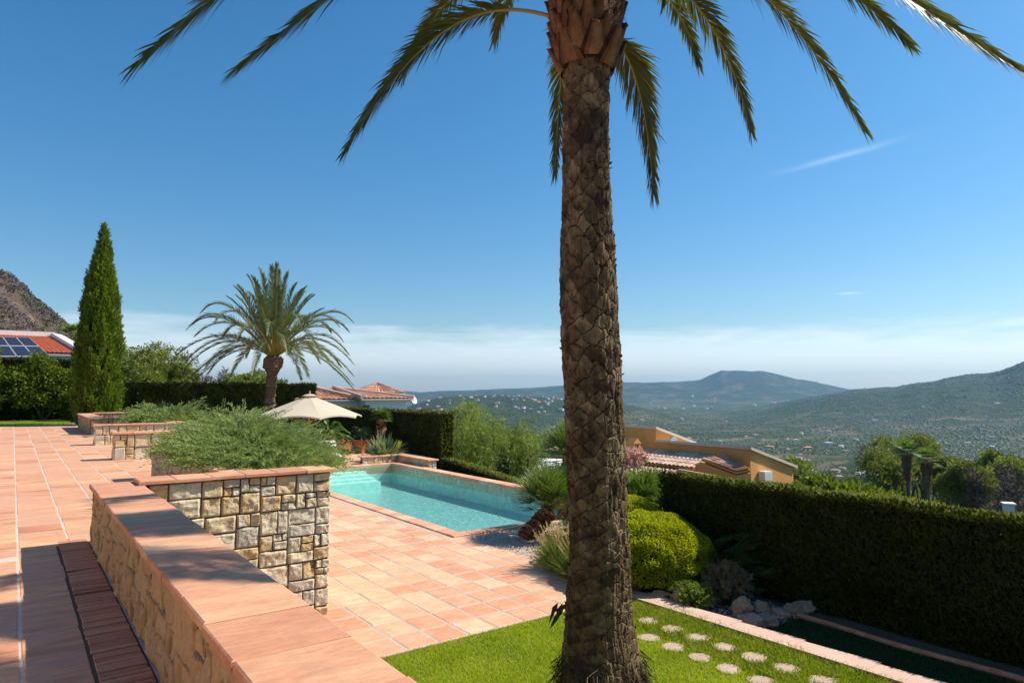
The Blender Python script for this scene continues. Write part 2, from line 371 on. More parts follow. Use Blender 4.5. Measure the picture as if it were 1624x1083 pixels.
# ------------------------------------------------------------------ terrain
def az_of(x, y): return np.degrees(np.arctan2(x, y))
PXK = [0, 50, 75, 100, 140, 200]
SKY_FAR = np.array([(-400, 600), (0, 617), (300, 619), (500, 621), (632, 621), (667, 622.5), (714, 620.5), (749, 620), (784, 617.5), (860, 615.5), (930, 611), (988, 608.5), (1070, 606.5), (1110, 604), (1126, 596), (1144, 588), (1168, 588), (1209, 590.5), (1237, 597), (1265, 603), (1305, 610), (1347, 617), (1369, 616), (1394, 619), (1500, 622), (1700, 624), (2400, 620)], float)
SKY_R = np.array([(1150, 652), (1240, 640), (1330, 624), (1369, 619.5), (1419, 617.5), (1452, 611), (1480, 608.5), (1499, 603), (1535, 597), (1569, 596), (1588, 592), (1621, 580), (1680, 566), (1800, 560), (2200, 575), (2600, 600)], float)
SKY_L = np.array([(-1500, 500), (-800, 420), (-300, 400), (-60, 415), (0, 438), (20, 447), (50, 478), (75, 495), (100, 515), (130, 541), (170, 575), (230, 600), (300, 612)], float)
SKY_M = np.array([(600, 640), (640, 632), (720, 628), (800, 626.5), (860, 629), (930, 634), (1000, 642), (1100, 655)], float)
def px_az(px): return math.degrees(YAW) + np.degrees(np.arctan((px - 812) / 1083.0))
def ridge(az, tab, Rr):
    a = px_az(tab[:, 0]); cosd = np.cos(np.radians(a - math.degrees(YAW)))
    el = (618 - tab[:, 1]) / 1083.0 * cosd
    return CZ + Rr * np.interp(az, a, el)
def terrain_z(x, y):
    x = np.asarray(x, float); y = np.asarray(y, float)
    r = np.hypot(x, y); az = az_of(x, y)
    P = np.stack([x, y], -1)
    d = x - (8.9 + .2 * np.clip(y, -40, 60))
    d = np.where(y > 48, np.maximum(d, (y - 48) * .5 + x * .5 - 12), d)
    zr = -1.5 - np.interp(d, [0, 3, 10, 50, 100, 300, 700, 1200, 2000], [0, .7, 2.2, 12, 22, 60, 112, 142, 152])
    zr = zr + (fbm(P, .012, 4) - .5) * np.interp(d, [10, 60, 300], [0, 3, 8]) + (fbm(P, .0012, 4) - .5) * np.interp(d, [300, 1500], [0, 22])
    zl = np.interp(r, [0, 40, 48, 100, 200, 500, 1300, 2000], [-1.5, -1.5, -.3, 1, -3, -60, -145, -152]) + (fbm(P, .02, 4) - .5) * np.interp(r, [40, 100], [0, 3])
    wl = 1 - sstep(az, 15, 24)
    wl = np.where(az < -100, 0, wl)
    z = zr * (1 - wl) + zl * wl
    z = np.where((x > 4.5) & (x < 13) & (y > 8.5) & (y < 26.5), np.minimum(z, -3.4), z)
    # mountain just left of frame
    ml = ridge(az, SKY_L, 520) ; w = 1 - sstep(az, 13, 17)
    w = w * sstep(az, -80, -60)
    shp = np.exp(-((r - 520) / np.where(r < 520, 190.0, 500.0)) ** 2)
    rough_ = (fbm(P, .022, 5) - .5) * 26 * shp
    z = np.where(w > 0, z * (1 - shp * w) + (ml + rough_ * sstep(np.abs(r - 520), 8, 80)) * shp * w, z)
    # middle wooded ridge, far mountain, right hills
    for tab, Rr, wi, wo, ns in ((SKY_M, 3600, 900, 700, .0022), (SKY_R, 4600, 1500, 2500, .0014), (SKY_FAR, 9200, 1700, 2600, .0009)):
        zz = ridge(az, tab, Rr)
        a0, a1 = px_az(tab[0, 0]), px_az(tab[-1, 0])
        w = sstep(az, a0 - 2, a0 + 6) * (1 - sstep(az, a1 - 6, a1 + 2)) if Rr < 9000 else 1.0
        shp = np.where(r < Rr, np.exp(-((r - Rr) / wi) ** 2 * 1.3), np.exp(-((r - Rr) / wo) ** 2))
        nz = (1 - np.abs(fbm(P, ns, 5) * 2 - 1) - .55) * .48 * np.maximum(zz + 150, 30) * sstep(np.abs(r - Rr), 30, 700)
        zc = z + (zz - z + nz) * shp * w
        z = np.where(r > 900, np.maximum(z, zc), z)
    return z
def build_terrain():
    rs = np.concatenate([[0.5], np.linspace(4, 60, 30), 60 * (1.021 ** np.arange(1, 262))])
    rs = rs[rs < 12500]
    azs = np.concatenate([np.linspace(-180, -12, 70, endpoint=False), np.linspace(-12, 86, 640, endpoint=False), np.linspace(86, 180, 41)])
    A, RR = np.meshgrid(np.radians(azs), rs)
    X = RR * np.sin(A); Y = RR * np.cos(A)
    V = np.stack([X, Y, terrain_z(X, Y)], -1)
    mb = MB(); mb.grid(V[:, ::-1])
    m, t = nt('terrain'); g = NG(t)
    out = g.n('ShaderNodeOutputMaterial'); p = g.n('ShaderNodeBsdfPrincipled'); p.inputs['Roughness'].default_value = .95; p.inputs['Specular IOR Level'].default_value = .1
    geo = g.n('ShaderNodeNewGeometry'); tc = g.n('ShaderNodeTexCoord'); vec = tc.outputs['Object']
    # fields: voronoi cells stretched, in the valley
    mp = g.n('ShaderNodeMapping'); mp.inputs['Scale'].default_value = (.008, .013, 0); mp.inputs['Rotation'].default_value = (0, 0, .5); g.l(vec, mp.inputs[0])
    vo = g.n('ShaderNodeTexVoronoi'); vo.inputs['Scale'].default_value = 1; vo.distance = 'CHEBYCHEV'; g.l(mp.outputs[0], vo.inputs['Vector'])
    sp = g.n('ShaderNodeSeparateColor'); g.l(vo.outputs['Color'], sp.inputs[0])
    fields = ramp(g, [(0, (.025, .045, .012)), (.3, (.05, .07, .02)), (.5, (.10, .10, .045)), (.65, (.035, .06, .015)), (.82, (.16, .125, .075)), (.93, (.07, .09, .025)), (1, (.15, .12, .07))], sp.outputs[0])
    n1 = noise(g, .02, 8, vec, .7); n2 = noise(g, .0016, 5, vec, .6)
    wood = ramp(g, [(.35, (.016, .030, .008)), (.52, (.034, .055, .013)), (.68, (.07, .09, .02))], n1)
    fm = ramp(g, [(.44, (0, 0, 0)), (.50, (1, 1, 1))], n2)
    sepz = g.n('ShaderNodeSeparateXYZ'); g.l(geo.outputs['Position'], sepz.inputs[0])
    val = mathn(g, 'LESS_THAN', sepz.outputs[2], -95)
    c = mixc(g, mathn(g, 'MULTIPLY', fm, val), wood, fields)
    # bare pale rock on the steep parts, and the burnt hill at the left
    ln = g.n('ShaderNodeVectorMath', operation='LENGTH'); g.l(geo.outputs['Position'], ln.inputs[0])
    near = mathn(g, 'MULTIPLY', mathn(g, 'LESS_THAN', ln.outputs['Value'], 1300), mathn(g, 'GREATER_THAN', sepz.outputs[2], 6))
    burnt = ramp(g, [(.34, (.055, .05, .03)), (.5, (.12, .09, .07)), (.6, (.22, .17, .12)), (.72, (.42, .34, .25))], noise(g, .035, 9, vec, .72))
    c = mixc(g, near, c, burnt)
    high = mathn(g, 'MULTIPLY', mathn(g, 'GREATER_THAN', ln.outputs['Value'], 6500), ramp(g, [(.52, (0, 0, 0)), (.62, (1, 1, 1))], noise(g, .004, 7, vec, .7)))
    c = mixc(g, mathn(g, 'MULTIPLY', high, .45), c, (.22, .17, .12))
    g.l(c, p.inputs['Base Color'])
    b = g.n('ShaderNodeBump'); b.inputs['Strength'].default_value = .8; b.inputs['Distance'].default_value = 6; g.l(noise(g, .03, 8, vec, .7), b.inputs['Height']); g.l(b.outputs[0], p.inputs['Normal'])
    g.l(p.outputs[0], out.inputs[0])
    return mb.build('terrain', m, kind='structure')
build_terrain()

# ------------------------------------------------------------------ tiles and paving
def tiles(mb, xs, ys, z, gap=.012, th=.02, mat=0, skip=None, bev=.006, jit=.0015, edge=None):
    X0, Y0 = np.meshgrid(xs[:-1], ys[:-1], indexing='ij'); X1, Y1 = np.meshgrid(xs[1:], ys[1:], indexing='ij')
    a = np.stack([X0.ravel() + gap / 2, Y0.ravel() + gap / 2, X1.ravel() - gap / 2, Y1.ravel() - gap / 2], 1)
    if skip is not None: a = a[~skip((a[:, 0] + a[:, 2]) / 2, (a[:, 1] + a[:, 3]) / 2)]
    n = len(a); a = a + R.randn(n, 4) * .0022
    zz = z + R.randn(n) * jit
    def ring(d, zo):
        return np.stack([np.stack([a[:, 0] + d, a[:, 1] + d, zz + zo], 1), np.stack([a[:, 2] - d, a[:, 1] + d, zz + zo], 1),
                         np.stack([a[:, 2] - d, a[:, 3] - d, zz + zo], 1), np.stack([a[:, 0] + d, a[:, 3] - d, zz + zo], 1)], 1)
    tilt = R.randn(n, 4) * .0012
    top = ring(bev, 0); top[:, :, 2] += tilt
    mid = ring(0, -bev * .7); low = ring(0, -th)
    V = np.concatenate([top, mid, low], 1); b = (np.arange(n) * 12)[:, None]
    fs = [[0, 1, 2, 3]] + [[4 + i, 4 + (i + 1) % 4, (i + 1) % 4, i] for i in range(4)] + [[8 + i, 8 + (i + 1) % 4, 4 + (i + 1) % 4, 4 + i] for i in range(4)]
    Fq = np.concatenate([b + np.array([f]) for f in fs]); r = R.rand(n)
    mb.add(V, Fq, mat, np.concatenate([r] + [(r if edge is None else np.full(n, edge))] * 4 + [r] * 4))
def sheet(name, x0, x1, y0, y1, z, mat, kind='structure', th=.3):
    mb = MB(); mb.box((x0, y0, z - th), (x1, y1, z)); return mb.build(name, mat, kind=kind)

# upper terrace
XL = .11
xs = XL + .455 * np.arange(-16, 12); ys = .13 + .51 * np.arange(-8, 78)
mb = MB()
def skip_u(x, y): return ((x > .11) & (y < 8.66)) | ((x > 1.2) & (y < 8.7)) | ((x > 2.1) & (y > 8) & (y < 14.6)) | ((x > 4.6) | ((x > 2.45) & (y > 24)))
tiles(mb, xs, ys, 0, .020, .03, skip=skip_u, bev=.004, jit=.0008)
tiles(mb, np.array([.11, .455]), .13 + .51 * np.arange(-8, 18) + .05, 0, .014, .03)
mb.box((-7.3, -4, -1.3), (1.2, 39.9, -.0035), 1, .5); mb.box((1.2, 8.62, -1.3), (2.55, 14.55, -.0038), 1, .5); mb.box((1.2, 14.56, -1.3), (4.7, 23.9, -.0038), 1, .5); mb.box((1.2, 23.91, -1.3), (2.5, 39.9, -.0038), 1, .5)
mb.build('terrace_paving', [M['tile'], M['grout']], kind='structure')
mb = MB()
yb = np.arange(-4, 9.12, .062)
tiles(mb, np.array([.462, .735]), yb, .006, .010, .03, bev=.005, jit=.003)
mb.box((.440, -4, -.05), (.74, 9.14, -.001), 1, .5)
mb.build('brick_edging', [M['brick'], M['joint']], kind='structure')
# pool terrace
px0, px1, py0, py1 = 7.08, 11.55, 11.45, 23.45     # pool opening
xs = 3.51 + .385 * np.arange(-6, 28); ys = 8.03 + .45 * np.arange(-3, 50)
mb = MB()
def skip_p(x, y):
    inpool = (x > px0 - .30) & (x < px1 + .38) & (y > py0 - .32) & (y < py1 + .35)
    gravel = (x > 7.0) & (y < 11.2)
    return inpool | gravel | (y < 6.68) | ((x > 11.9) & (y < 21.4)) | ((x > 12.35) & (y < 25.7)) | ((x < 2.3) & (y > 8.3))
tiles(mb, xs, ys, -1.1, .015, .03, skip=skip_p, bev=.018, jit=.001, edge=.86)
tiles(mb, 1.2 + .385 * np.arange(0, 1), ys, -1.1)if False else None
mb.box((1.2, 6.66, -2.2), (px0 - .03, 31, -1.1035), 1, .5); mb.box((12.43, 25.6, -3.0), (14.15, 40, -1.1046), 1, .5); mb.box((px0 - .02, py1 + .01, -3.0), (12.42, 40, -1.1037), 1, .5)
mb.box((px0 - .02, 6.9, -2.2), (12, py0 - .01, -1.1039), 1, .5); mb.box((px1 + .01, py0, -3), (12.0, py1, -1.1041), 1, .5)
mb.box((5.9, 11.2, -1.12), (6.75, 11.8, -1.098), 1, .5)if False else None
mb.build('pool_terrace', [M['tile_pool'], M['grout_pool']], kind='structure')
# pool: shell, coping, water
mb = MB()
zb = -1.78
n_ = 6
mb.add([[px0, py0, zb], [px1, py0, zb], [px1, py1, zb], [px0, py1, zb]], [[0, 1, 2, 3]], 0)
for (a, b) in (((px0, py0), (px1, py0)), ((px1, py0), (px1, py1)), ((px1, py1), (px0, py1)), ((px0, py1), (px0, py0))):
    mb.add([[a[0], a[1], zb], [b[0], b[1], zb], [b[0], b[1], -1.42], [a[0], a[1], -1.42]], [[0, 3, 2, 1]], 0)
    mb.add([[a[0], a[1], -1.42], [b[0], b[1], -1.42], [b[0], b[1], -1.11], [a[0], a[1], -1.11]], [[0, 3, 2, 1]], 1)
for i in range(4):   # broad steps at the far end
    mb.box((px0 + .001, py1 - .42 - .42 * i, zb + .001), (px1 - 1.2 - .01 * i, py1 - .42 * i - .001, -1.26 - .07 * i), 0)
pool = thing('swimming_pool', 'rectangular turquoise swimming pool with terracotta coping set in the tiled terrace', 'pool', (9.3, 17.4, -1.1))
mb.build('pool_shell', [M['pooltile'], M['waterline']], pool)
mb = MB()
def coping_strip(mb, x0, x1, y0, y1, z, th, step, along, mat=0, bev=.012):
    if along == 'y':
        n = max(1, round((y1 - y0) / step)); tiles(mb, np.array([x0, x1]), np.linspace(y0, y1, n + 1), z, .006, th, mat, bev=bev, jit=.001)
    else:
        n = max(1, round((x1 - x0) / step)); tiles(mb, np.linspace(x0, x1, n + 1), np.array([y0, y1]), z, .006, th, mat, bev=bev, jit=.001)
coping_strip(mb, px0 - .30, px0 + .02, py0 - .02, py1, -1.078, .06, .45, 'y'); coping_strip(mb, px1 - .02, px1 + .38, py0 - .3, py1, -1.06, .10, .45, 'y')
coping_strip(mb, px0 - .30, px1 - .02, py0 - .32, py0 - .03, -1.07, .07, .4, 'x'); coping_strip(mb, px0 - .30, px1 + .38, py1 + .004, py1 + .35, -1.074, .07, .4, 'x')
mb.build('coping', M['tile_pool'], pool)
m, t = nt('pool_water'); g = NG(t)
out = g.n('ShaderNodeOutputMaterial'); tr = g.n('ShaderNodeBsdfTransparent'); gl = g.n('ShaderNodeBsdfGlossy'); gl.inputs['Roughness'].default_value = .05
fr = g.n('ShaderNodeFresnel'); fr.inputs[0].default_value = 1.33; mx = g.n('ShaderNodeMixShader')
tc = g.n('ShaderNodeTexCoord'); b = g.n('ShaderNodeBump'); b.inputs['Strength'].default_value = 1.0; b.inputs['Distance'].default_value = .09
g.l(noise(g, 5.5, 4, tc.outputs['Object'], .6, .6), b.inputs['Height']); g.l(b.outputs[0], gl.inputs['Normal']); g.l(b.outputs[0], fr.inputs['Normal'])
g.l(mathn(g, 'MULTIPLY', fr.outputs[0], .5), mx.inputs[0]); g.l(tr.outputs[0], mx.inputs[1]); g.l(gl.outputs[0], mx.inputs[2]); g.l(mx.outputs[0], out.inputs['Surface'])
va = g.n('ShaderNodeVolumeAbsorption'); va.inputs[0].default_value = (.05, .93, .92, 1); va.inputs[1].default_value = .10; g.l(va.outputs[0], out.inputs['Volume'])
M['water'] = m
mb = MB(); mb.box((px0 + .002, py0 + .002, zb + .003), (px1 - .002, py1 - .002, -1.165)); w = mb.build('water', M['water'], pool)
# the rippled bottom light is real pattern of refraction: left to the water bump
# ------------------------------------------------------------------ stone walls
def split_rects(x0, z0, x1, z1, lo, hi, out):
    w, h = x1 - x0, z1 - z0
    if (w <= hi[0] and h <= hi[1] and (R.rand() < .55 or (w < lo[0] * 1.9 and h < lo[1] * 1.9))) or (w < lo[0] * 1.5 and h < lo[1] * 1.5):
        out.append((x0, z0, x1, z1)); return
    if (w / hi[0] > h / hi[1] and w > lo[0] * 1.6) or h <= lo[1] * 1.6:
        c = x0 + w * (.35 + .3 * R.rand()); split_rects(x0, z0, c, z1, lo, hi, out); split_rects(c, z0, x1, z1, lo, hi, out)
    else:
        c = z0 + h * (.35 + .3 * R.rand()); split_rects(x0, z0, x1, c, lo, hi, out); split_rects(x0, c, x1, z1, lo, hi, out)
def stone_face(mb, O, U, Nn, W, z0, z1, lo=(.10, .08), hi=(.30, .26), mat=0, amp=.03, k=7, warm=False, quoin=0):
    """rough ashlar stones standing proud of a wall face; O lower-left point, U along, Nn out"""
    O = V3(*O); U = V3(*U); Nn = V3(*Nn); rects = []
    xa = 0.0
    while xa < W - 1e-6:
        wb = min(W, xa + .75 + .5 * R.rand())
        if W - wb < .35: wb = W
        split_rects(xa, z0, wb, z1, lo, hi, rects); xa = wb
    s = np.concatenate([[0, .035], np.linspace(.10, .90, max(k - 4, 3)), [.965, 1]]); k = len(s)
    gu, gv = np.meshgrid(s, s, indexing='ij'); gi, gj = np.meshgrid(np.arange(k), np.arange(k), indexing='ij')
    for (a, b, c, d) in rects:
        gp = .001 + .003 * R.rand(); a += gp; b += gp; c -= gp; d -= gp
        if c - a < .03 or d - b < .03: continue
        j = R.randn(4, 2) * .004
        cx = np.array([a, c, c, a]) + np.array([abs(j[0, 0]), -abs(j[1, 0]), -abs(j[2, 0]), abs(j[3, 0])]); cz = np.array([b, b, d, d]) + np.array([abs(j[0, 1]), abs(j[1, 1]), -abs(j[2, 1]), -abs(j[3, 1])])
        x = (1 - gu) * (1 - gv) * cx[0] + gu * (1 - gv) * cx[1] + gu * gv * cx[2] + (1 - gu) * gv * cx[3]
        z = (1 - gu) * (1 - gv) * cz[0] + gu * (1 - gv) * cz[1] + gu * gv * cz[2] + (1 - gu) * gv * cz[3]
        ed = np.minimum(np.minimum(gi, k - 1 - gi), np.minimum(gj, k - 1 - gj))
        # wobble of the outline, rounded corners
        q = np.stack([x, z, np.full_like(x, R.rand() * 50)], -1)
        prof = np.where(ed < .5, .1, np.where(ed < 1.5, .72, 1.0))
        tl = R.randn(2) * .35
        dp = amp * (.75 + .5 * R.rand()) * prof + prof * (fbm(q, 11, 4) - .5) * amp * 2.6 + prof * ((gu - .5) * tl[0] + (gv - .5) * tl[1]) * amp
        cr = ((gu - .5) ** 4 + (gv - .5) ** 4) * 16 * .09 * .02
        x = x + (a + c - 2 * x) * cr; z = z + (b + d - 2 * z) * cr
        Vv = O[None, None] + U * x[..., None] + V3(0, 0, 1) * (z - O[2] * 0)[..., None] + Nn * (dp - .004)[..., None]
        Vv[..., 2] = z
        mb.grid(Vv, mat, R.rand(), smooth=False)
def wall_box(mb, x0, x1, y0, y1, z0, z1, faces, mats=(0, 1), **kw):
    """core plus stones on the given faces: 'l' -X, 'f' -Y, 'r' +X, 'b' +Y"""
    mb.box((x0 + .021, y0 + .021, z0), (x1 - .021, y1 - .021, z1), mats[1], .5)
    if 'f' in faces: stone_face(mb, (x0, y0 + .02, 0), (1, 0, 0), (0, -1, 0), x1 - x0, z0, z1, mat=mats[0], **kw)
    if 'b' in faces: stone_face(mb, (x1, y1 - .02, 0), (-1, 0, 0), (0, 1, 0), x1 - x0, z0, z1, mat=mats[0], **kw)
    if 'l' in faces: stone_face(mb, (x0 + .02, y1, 0), (0, -1, 0), (-1, 0, 0), y1 - y0, z0, z1, mat=mats[0], **kw)
    if 'r' in faces: stone_face(mb, (x1 - .02, y0, 0), (0, 1, 0), (1, 0, 0), y1 - y0, z0, z1, mat=mats[0], **kw)

# long foreground parapet
par = thing('stone_parapet', 'long low stone parapet with wide terracotta coping running away from the viewer beside the terrace', 'wall', (.95, 4, 0))
mb = MB(); wall_box(mb, .74, 1.19, -1.0, 8.70, 0, .595, 'lb', lo=(.09, .10), hi=(.30, .34), amp=.022, k=13)
mb.box((.80, -1, -1.3), (1.22, 8.3, 0), 1, .5)
stone_face(mb, (1.17, -1, 0), (0, 1, 0), (1, 0, 0), 9.2, -1.25, .595, amp=.03, k=5)
mb.build('wall', [M['stone_warm'], M['mortar']], par)
mb = MB(); yj = np.array([-1.0, -.4, .2, .73, 1.24, 1.75, 2.25, 2.75, 3.25, 3.74, 4.27, 4.78, 5.25, 5.73, 6.22, 6.7, 7.2, 7.7, 8.2, 8.73])
tiles(mb, np.array([.705, 1.185]), yj, .64, .009, .042, bev=.009, jit=.0015)
mb.box((.72, -1, .6), (1.17, 8.71, .628), 1, .5); mb.build('coping', [M['coping'], M['grout']], par)
# big planter with the tall front wall
pl = thing('stone_planter', 'big stone planter with tall rough stone front, filled by a spreading juniper', 'planter', (2.2, 10, -1.1))
mb = MB()
wall_box(mb, 1.22, 3.25, 8.27, 8.62, -1.12, .635, 'f', lo=(.09, .08), hi=(.36, .30), amp=.026, k=15)
wall_box(mb, 2.17, 2.50, 8.64, 14.5, -.02, .595, 'lb', lo=(.12, .12), hi=(.3, .4), amp=.03, k=6)
wall_box(mb, 2.92, 3.25, 8.64, 14.5, -1.12, .595, 'r', lo=(.12, .12), hi=(.3, .3), amp=.03, k=5)
wall_box(mb, 2.52, 2.9, 14.2, 14.5, -1.12, .595, 'b', k=5)
mb.box((2.48, 8.6, -.3), (2.94, 14.25, .50), 2, .5)
mb.build('wall', [M['stone'], M['mortar'], M['soil']], pl)
mb = MB(); coping_strip(mb, 1.12, 3.29, 8.225, 8.66, .685, .04, .34, 'x'); coping_strip(mb, 2.11, 2.55, 8.665, 14.53, .64, .045, .42, 'y')
coping_strip(mb, 2.88, 3.29, 8.665, 14.53, .64, .045, .42, 'y')
mb.build('coping', M['coping'], pl)
def small_wall(name, label, specs, cops, cat='wall', mat='stone_warm'):
    t_ = thing(name, label, cat, (specs[0][0], specs[0][2], 0))
    mb = MB()
    for s_ in specs: wall_box(mb, *s_[:6], s_[6], lo=(.14, .14), hi=(.38, .36), amp=.03, k=5)
    mb.build('wall', [M[mat], M['mortar']], t_)
    mb = MB()
    for c_ in cops: coping_strip(mb, *c_)
    mb.build('coping', M['coping'], t_); return t_
small_wall('stone_wall', 'short low stone wall end, first behind the big juniper planter', [(1.98, 4.6, 18.65, 19.0, -.02, .60, 'fl')], [(1.93, 4.65, 18.6, 19.05, .645, .045, .45, 'x')], mat='stone')
small_wall('stone_planter', 'middle stone planter wall holding the smaller juniper behind the first wall end',
           [(2.04, 6.4, 24.0, 24.35, -.02, .57, 'fl'), (4.2, 4.55, 24.37, 29.9, -.02, .57, 'l'), (6.1, 6.4, 24.37, 29.9, -1.1, .57, 'r')],
           [(1.99, 6.45, 23.95, 24.4, .615, .045, .5, 'x'), (4.15, 4.6, 24.41, 29.9, .615, .045, .5, 'y')], 'planter', 'stone')
small_wall('stone_planter', 'farthest low stone planter at the foot of the tall cypress',
           [(2.4, 4.15, 29.95, 30.3, -.02, .57, 'f'), (2.4, 2.85, 30.32, 35.9, -.02, .57, 'lr'), (2.87, 6.3, 35.5, 35.9, -.02, .6, 'f')],
           [(2.33, 4.13, 29.9, 30.33, .615, .045, .5, 'x'), (2.33, 2.9, 30.34, 35.93, .615, .045, .5, 'y'), (2.91, 6.4, 35.45, 35.93, .65, .05, .5, 'x')], 'planter')
# corner planter at the far end of the pool
small_wall('raised_bed', 'low pale raised bed with terracotta coping at the far pool corner', [(10.6, 12.35, 23.95, 24.2, -1.1, -.86, 'f'), (12.05, 12.35, 21.5, 23.93, -1.4, -.86, 'fl')],
           [(10.55, 12.02, 23.9, 24.3, -.815, .045, .4, 'x'), (11.98, 12.42, 21.45, 24.3, -.812, .045, .4, 'y')], 'planter', 'stone')
sheet('planting_bed', 2.5, 12.6, 24.6, 40, -.12, M['soil'])if False else None
sheet('planting_bed', 2.56, 8.6, 24.45, 41, -.1, M['soil']); sheet('planting_bed', 8.6, 14.2, 34, 41, -.8, M['soil'])
sheet('planting_bed', 3.3, 4.7, 14.6, 18.5, -.9, M['soil'])
# far strip of lawn and soil beyond the terrace
sheet('garden_ground', -30, 2.6, 39.92, 47, -.03, M['lawn_soil'])
mb = MB(); n = 26000; P = np.stack([-4 + 6.4 * R.rand(n), 40 + 4.4 * R.rand(n), np.full(n, -.03)], 1)
tris(mb, P, nrm(V3(0, 0, 1) + R.randn(n, 3) * .3), .10, .03); tag(mb.build('grass_strip', M['grass'], kind='stuff'), 'strip of lawn at the far end of the upper terrace', 'grass', kind='stuff')
mb = MB(); n = 900; P = np.stack([-4 + 6.2 * R.rand(n), 44.3 + .5 * R.rand(n), np.full(n, .0)], 1)
diamonds(mb, P, nrm(R.randn(n, 3) * V3(1, 1, .5)), .12, .10); tag(mb.build('pebbles', M['pebble_w'], kind='stuff'), 'pale pebbles below the far left hedge', 'pebbles', kind='stuff')

# ------------------------------------------------------------------ lawn, kerb, right strip
sheet('lawn_ground', 1.25, 6.86, -2.2, 6.64, -1.115, M['lawn_soil'])
sheet('garden_ground', 6.86, 9.4, -3, 11.3, -1.17, M['soil'])
sheet('garden_ground', 7.0, 12.2, 7.4, 11.1, -1.108, M['gravel'], th=.1)
def curbX(y): return 6.83 + .0 * y
mb = MB()
ysc = np.linspace(-2, 6.66, 12)
for a, b in zip(ysc[:-1], ysc[1:]):
    xa, xb = np.interp([a, b], [3, 6.66], [6.83, 6.70]); wa, wb = .33, .27
    b -= .004
    V = [[xa, a, -1.3], [xa + wa, a, -1.3], [xb + wb, b, -1.3], [xb, b, -1.3], [xa, a, -1.065], [xa + wa, a, -1.065], [xb + wb, b, -1.065], [xb, b, -1.065]]
    mb.add(V, BOXF, 0, R.rand())
mb.build('kerb', M['curb'], kind='structure')
steps = [(1025, 985), (1062, 997), (1104, 1011), (1148, 1027), (1194, 1043), (1246, 1061), (1306, 1078), (1385, 1106)]
stpos = [(6.25, 5.80, .13), (6.26, 5.45, .135), (6.27, 5.10, .14), (6.28, 4.75, .13), (6.29, 4.39, .14), (6.30, 4.03, .14), (6.31, 3.66, .15), (6.32, 3.3, .15)]
stpos2 = [(5.86, 5.44, .13), (5.86, 5.09, .13), (5.86, 4.74, .12), (5.86, 4.38, .13), (5.87, 4.02, .13), (5.88, 3.64, .13)]
def disc(r_):
    mb = MB(); k = 22; a = np.arange(k) / k * 2 * math.pi; rr = r_ * (1 + .05 * np.sin(a * 2 + R.rand() * 6) + .04 * np.sin(a * 3 + R.rand() * 6) + .02 * R.randn(k))
    rings = [np.stack([rr * s * np.cos(a), rr * s * np.sin(a), np.full(k, z)], 1) for s, z in ((1, -.05), (1, .012), (.95, .02), (.5, .021))]
    mb.grid(np.stack(rings), 0, R.rand(), wrap=True, smooth=False)
    mb.add(np.vstack([rings[-1], [[0, 0, .021]]]), [[j, (j + 1) % k, k] for j in range(k)], 0, R.rand())
    return mb
ordn = ['farthest', 'second farthest', 'third farthest', 'fourth farthest', 'fifth farthest', 'sixth farthest', 'second nearest', 'nearest']
for i, (x, y, r_) in enumerate(stpos):
    tag(disc(r_).build('stepping_stone', M['step']), 'round stepping stone, %s in the row beside the pink kerb' % ordn[i], 'stepping stone', 'stepping stones in the lawn').location = (x, y, -1.112)
for i, (x, y, r_) in enumerate(stpos2):
    tag(disc(r_).build('stepping_stone', M['step']), 'round stepping stone half sunk in grass, %s in the row nearer the palm' % (ordn[:5] + ['nearest'])[i], 'stepping stone', 'stepping stones in the lawn').location = (x, y, -1.122)
ALLST = np.array(stpos + stpos2)
def lawn(name, label, n, x0, x1, y0, y1, z, hmin, hmax, wd, mat, dens=None, lean=.35):
    P = np.stack([x0 + (x1 - x0) * R.rand(n), y0 + (y1 - y0) * R.rand(n), np.full(n, z)], 1)
    for s_ in ALLST: P = P[np.hypot(P[:, 0] - s_[0], P[:, 1] - s_[1]) > s_[2] * (.62 + .33 * R.rand(len(P)))]
    P = P[np.hypot(P[:, 0] - 4.37, P[:, 1] - 4.6) > .34]
    if dens is not None: P = P[dens(P) > R.rand(len(P))]
    n = len(P); D = nrm(V3(0, 0, 1) + R.randn(n, 3) * lean); L = hmin + (hmax - hmin) * R.rand(n) * (.6 + .8 * fbm(P[:, :2], 3, 2))
    mb = MB(); S = nrm(np.cross(D, R.randn(n, 3)))
    bend = nrm(R.randn(n, 3) * V3(1, 1, 0)) * L[:, None] * .3
    W_ = (wd * (.7 + .6 * R.rand(n)))[:, None]
    V = np.stack([P - S * W_ / 2, P + S * W_ / 2, P + D * L[:, None] * .55 + S * W_ * .4, P + D * L[:, None] * .55 - S * W_ * .4, P + D * L[:, None] + bend], 1)
    b = (np.arange(n) * 5)[:, None]; r_ = R.rand(n)
    mb.add(V, b + np.array([[0, 1, 2, 3]]), 0, r_)
    mb.t.append(np.concatenate([b + np.array([[3, 2, 4]])]) + (mb.n - 5 * n)); a_ = np.zeros((n, 3)); a_[:, 1] = r_; mb.ta.append(a_)
    return tag(mb.build(name, mat, kind='stuff'), label, 'grass', kind='stuff')
lawn('lawn_grass', 'bright green mown lawn around the big palm trunk', 170000, 1.6, 5.95, 1.2, 6.66, -1.115, .02, .055, .0055, M['grass'], dens=lambda P: (P[:, 1] > 2.2 - .0 * P[:, 0]) * 1.0)
lawn('creeping_grass', 'coarser creeping grass around the round stepping stones', 60000, 5.8, 6.86, 1.5, 6.66, -1.115, .025, .085, .008, M['grass2'], lean=.6, dens=lambda P: sstep(P[:, 0] + (fbm(P[:, :2], 3, 3) - .5) * .6, 5.75, 6.1))
lawn('shaded_turf', 'dark shaded turf strip between the kerb and the right hedge', 30000, 7.1, 7.95, 1.0, 5.0, -1.17, .02, .04, .008, M['grass_dark'])
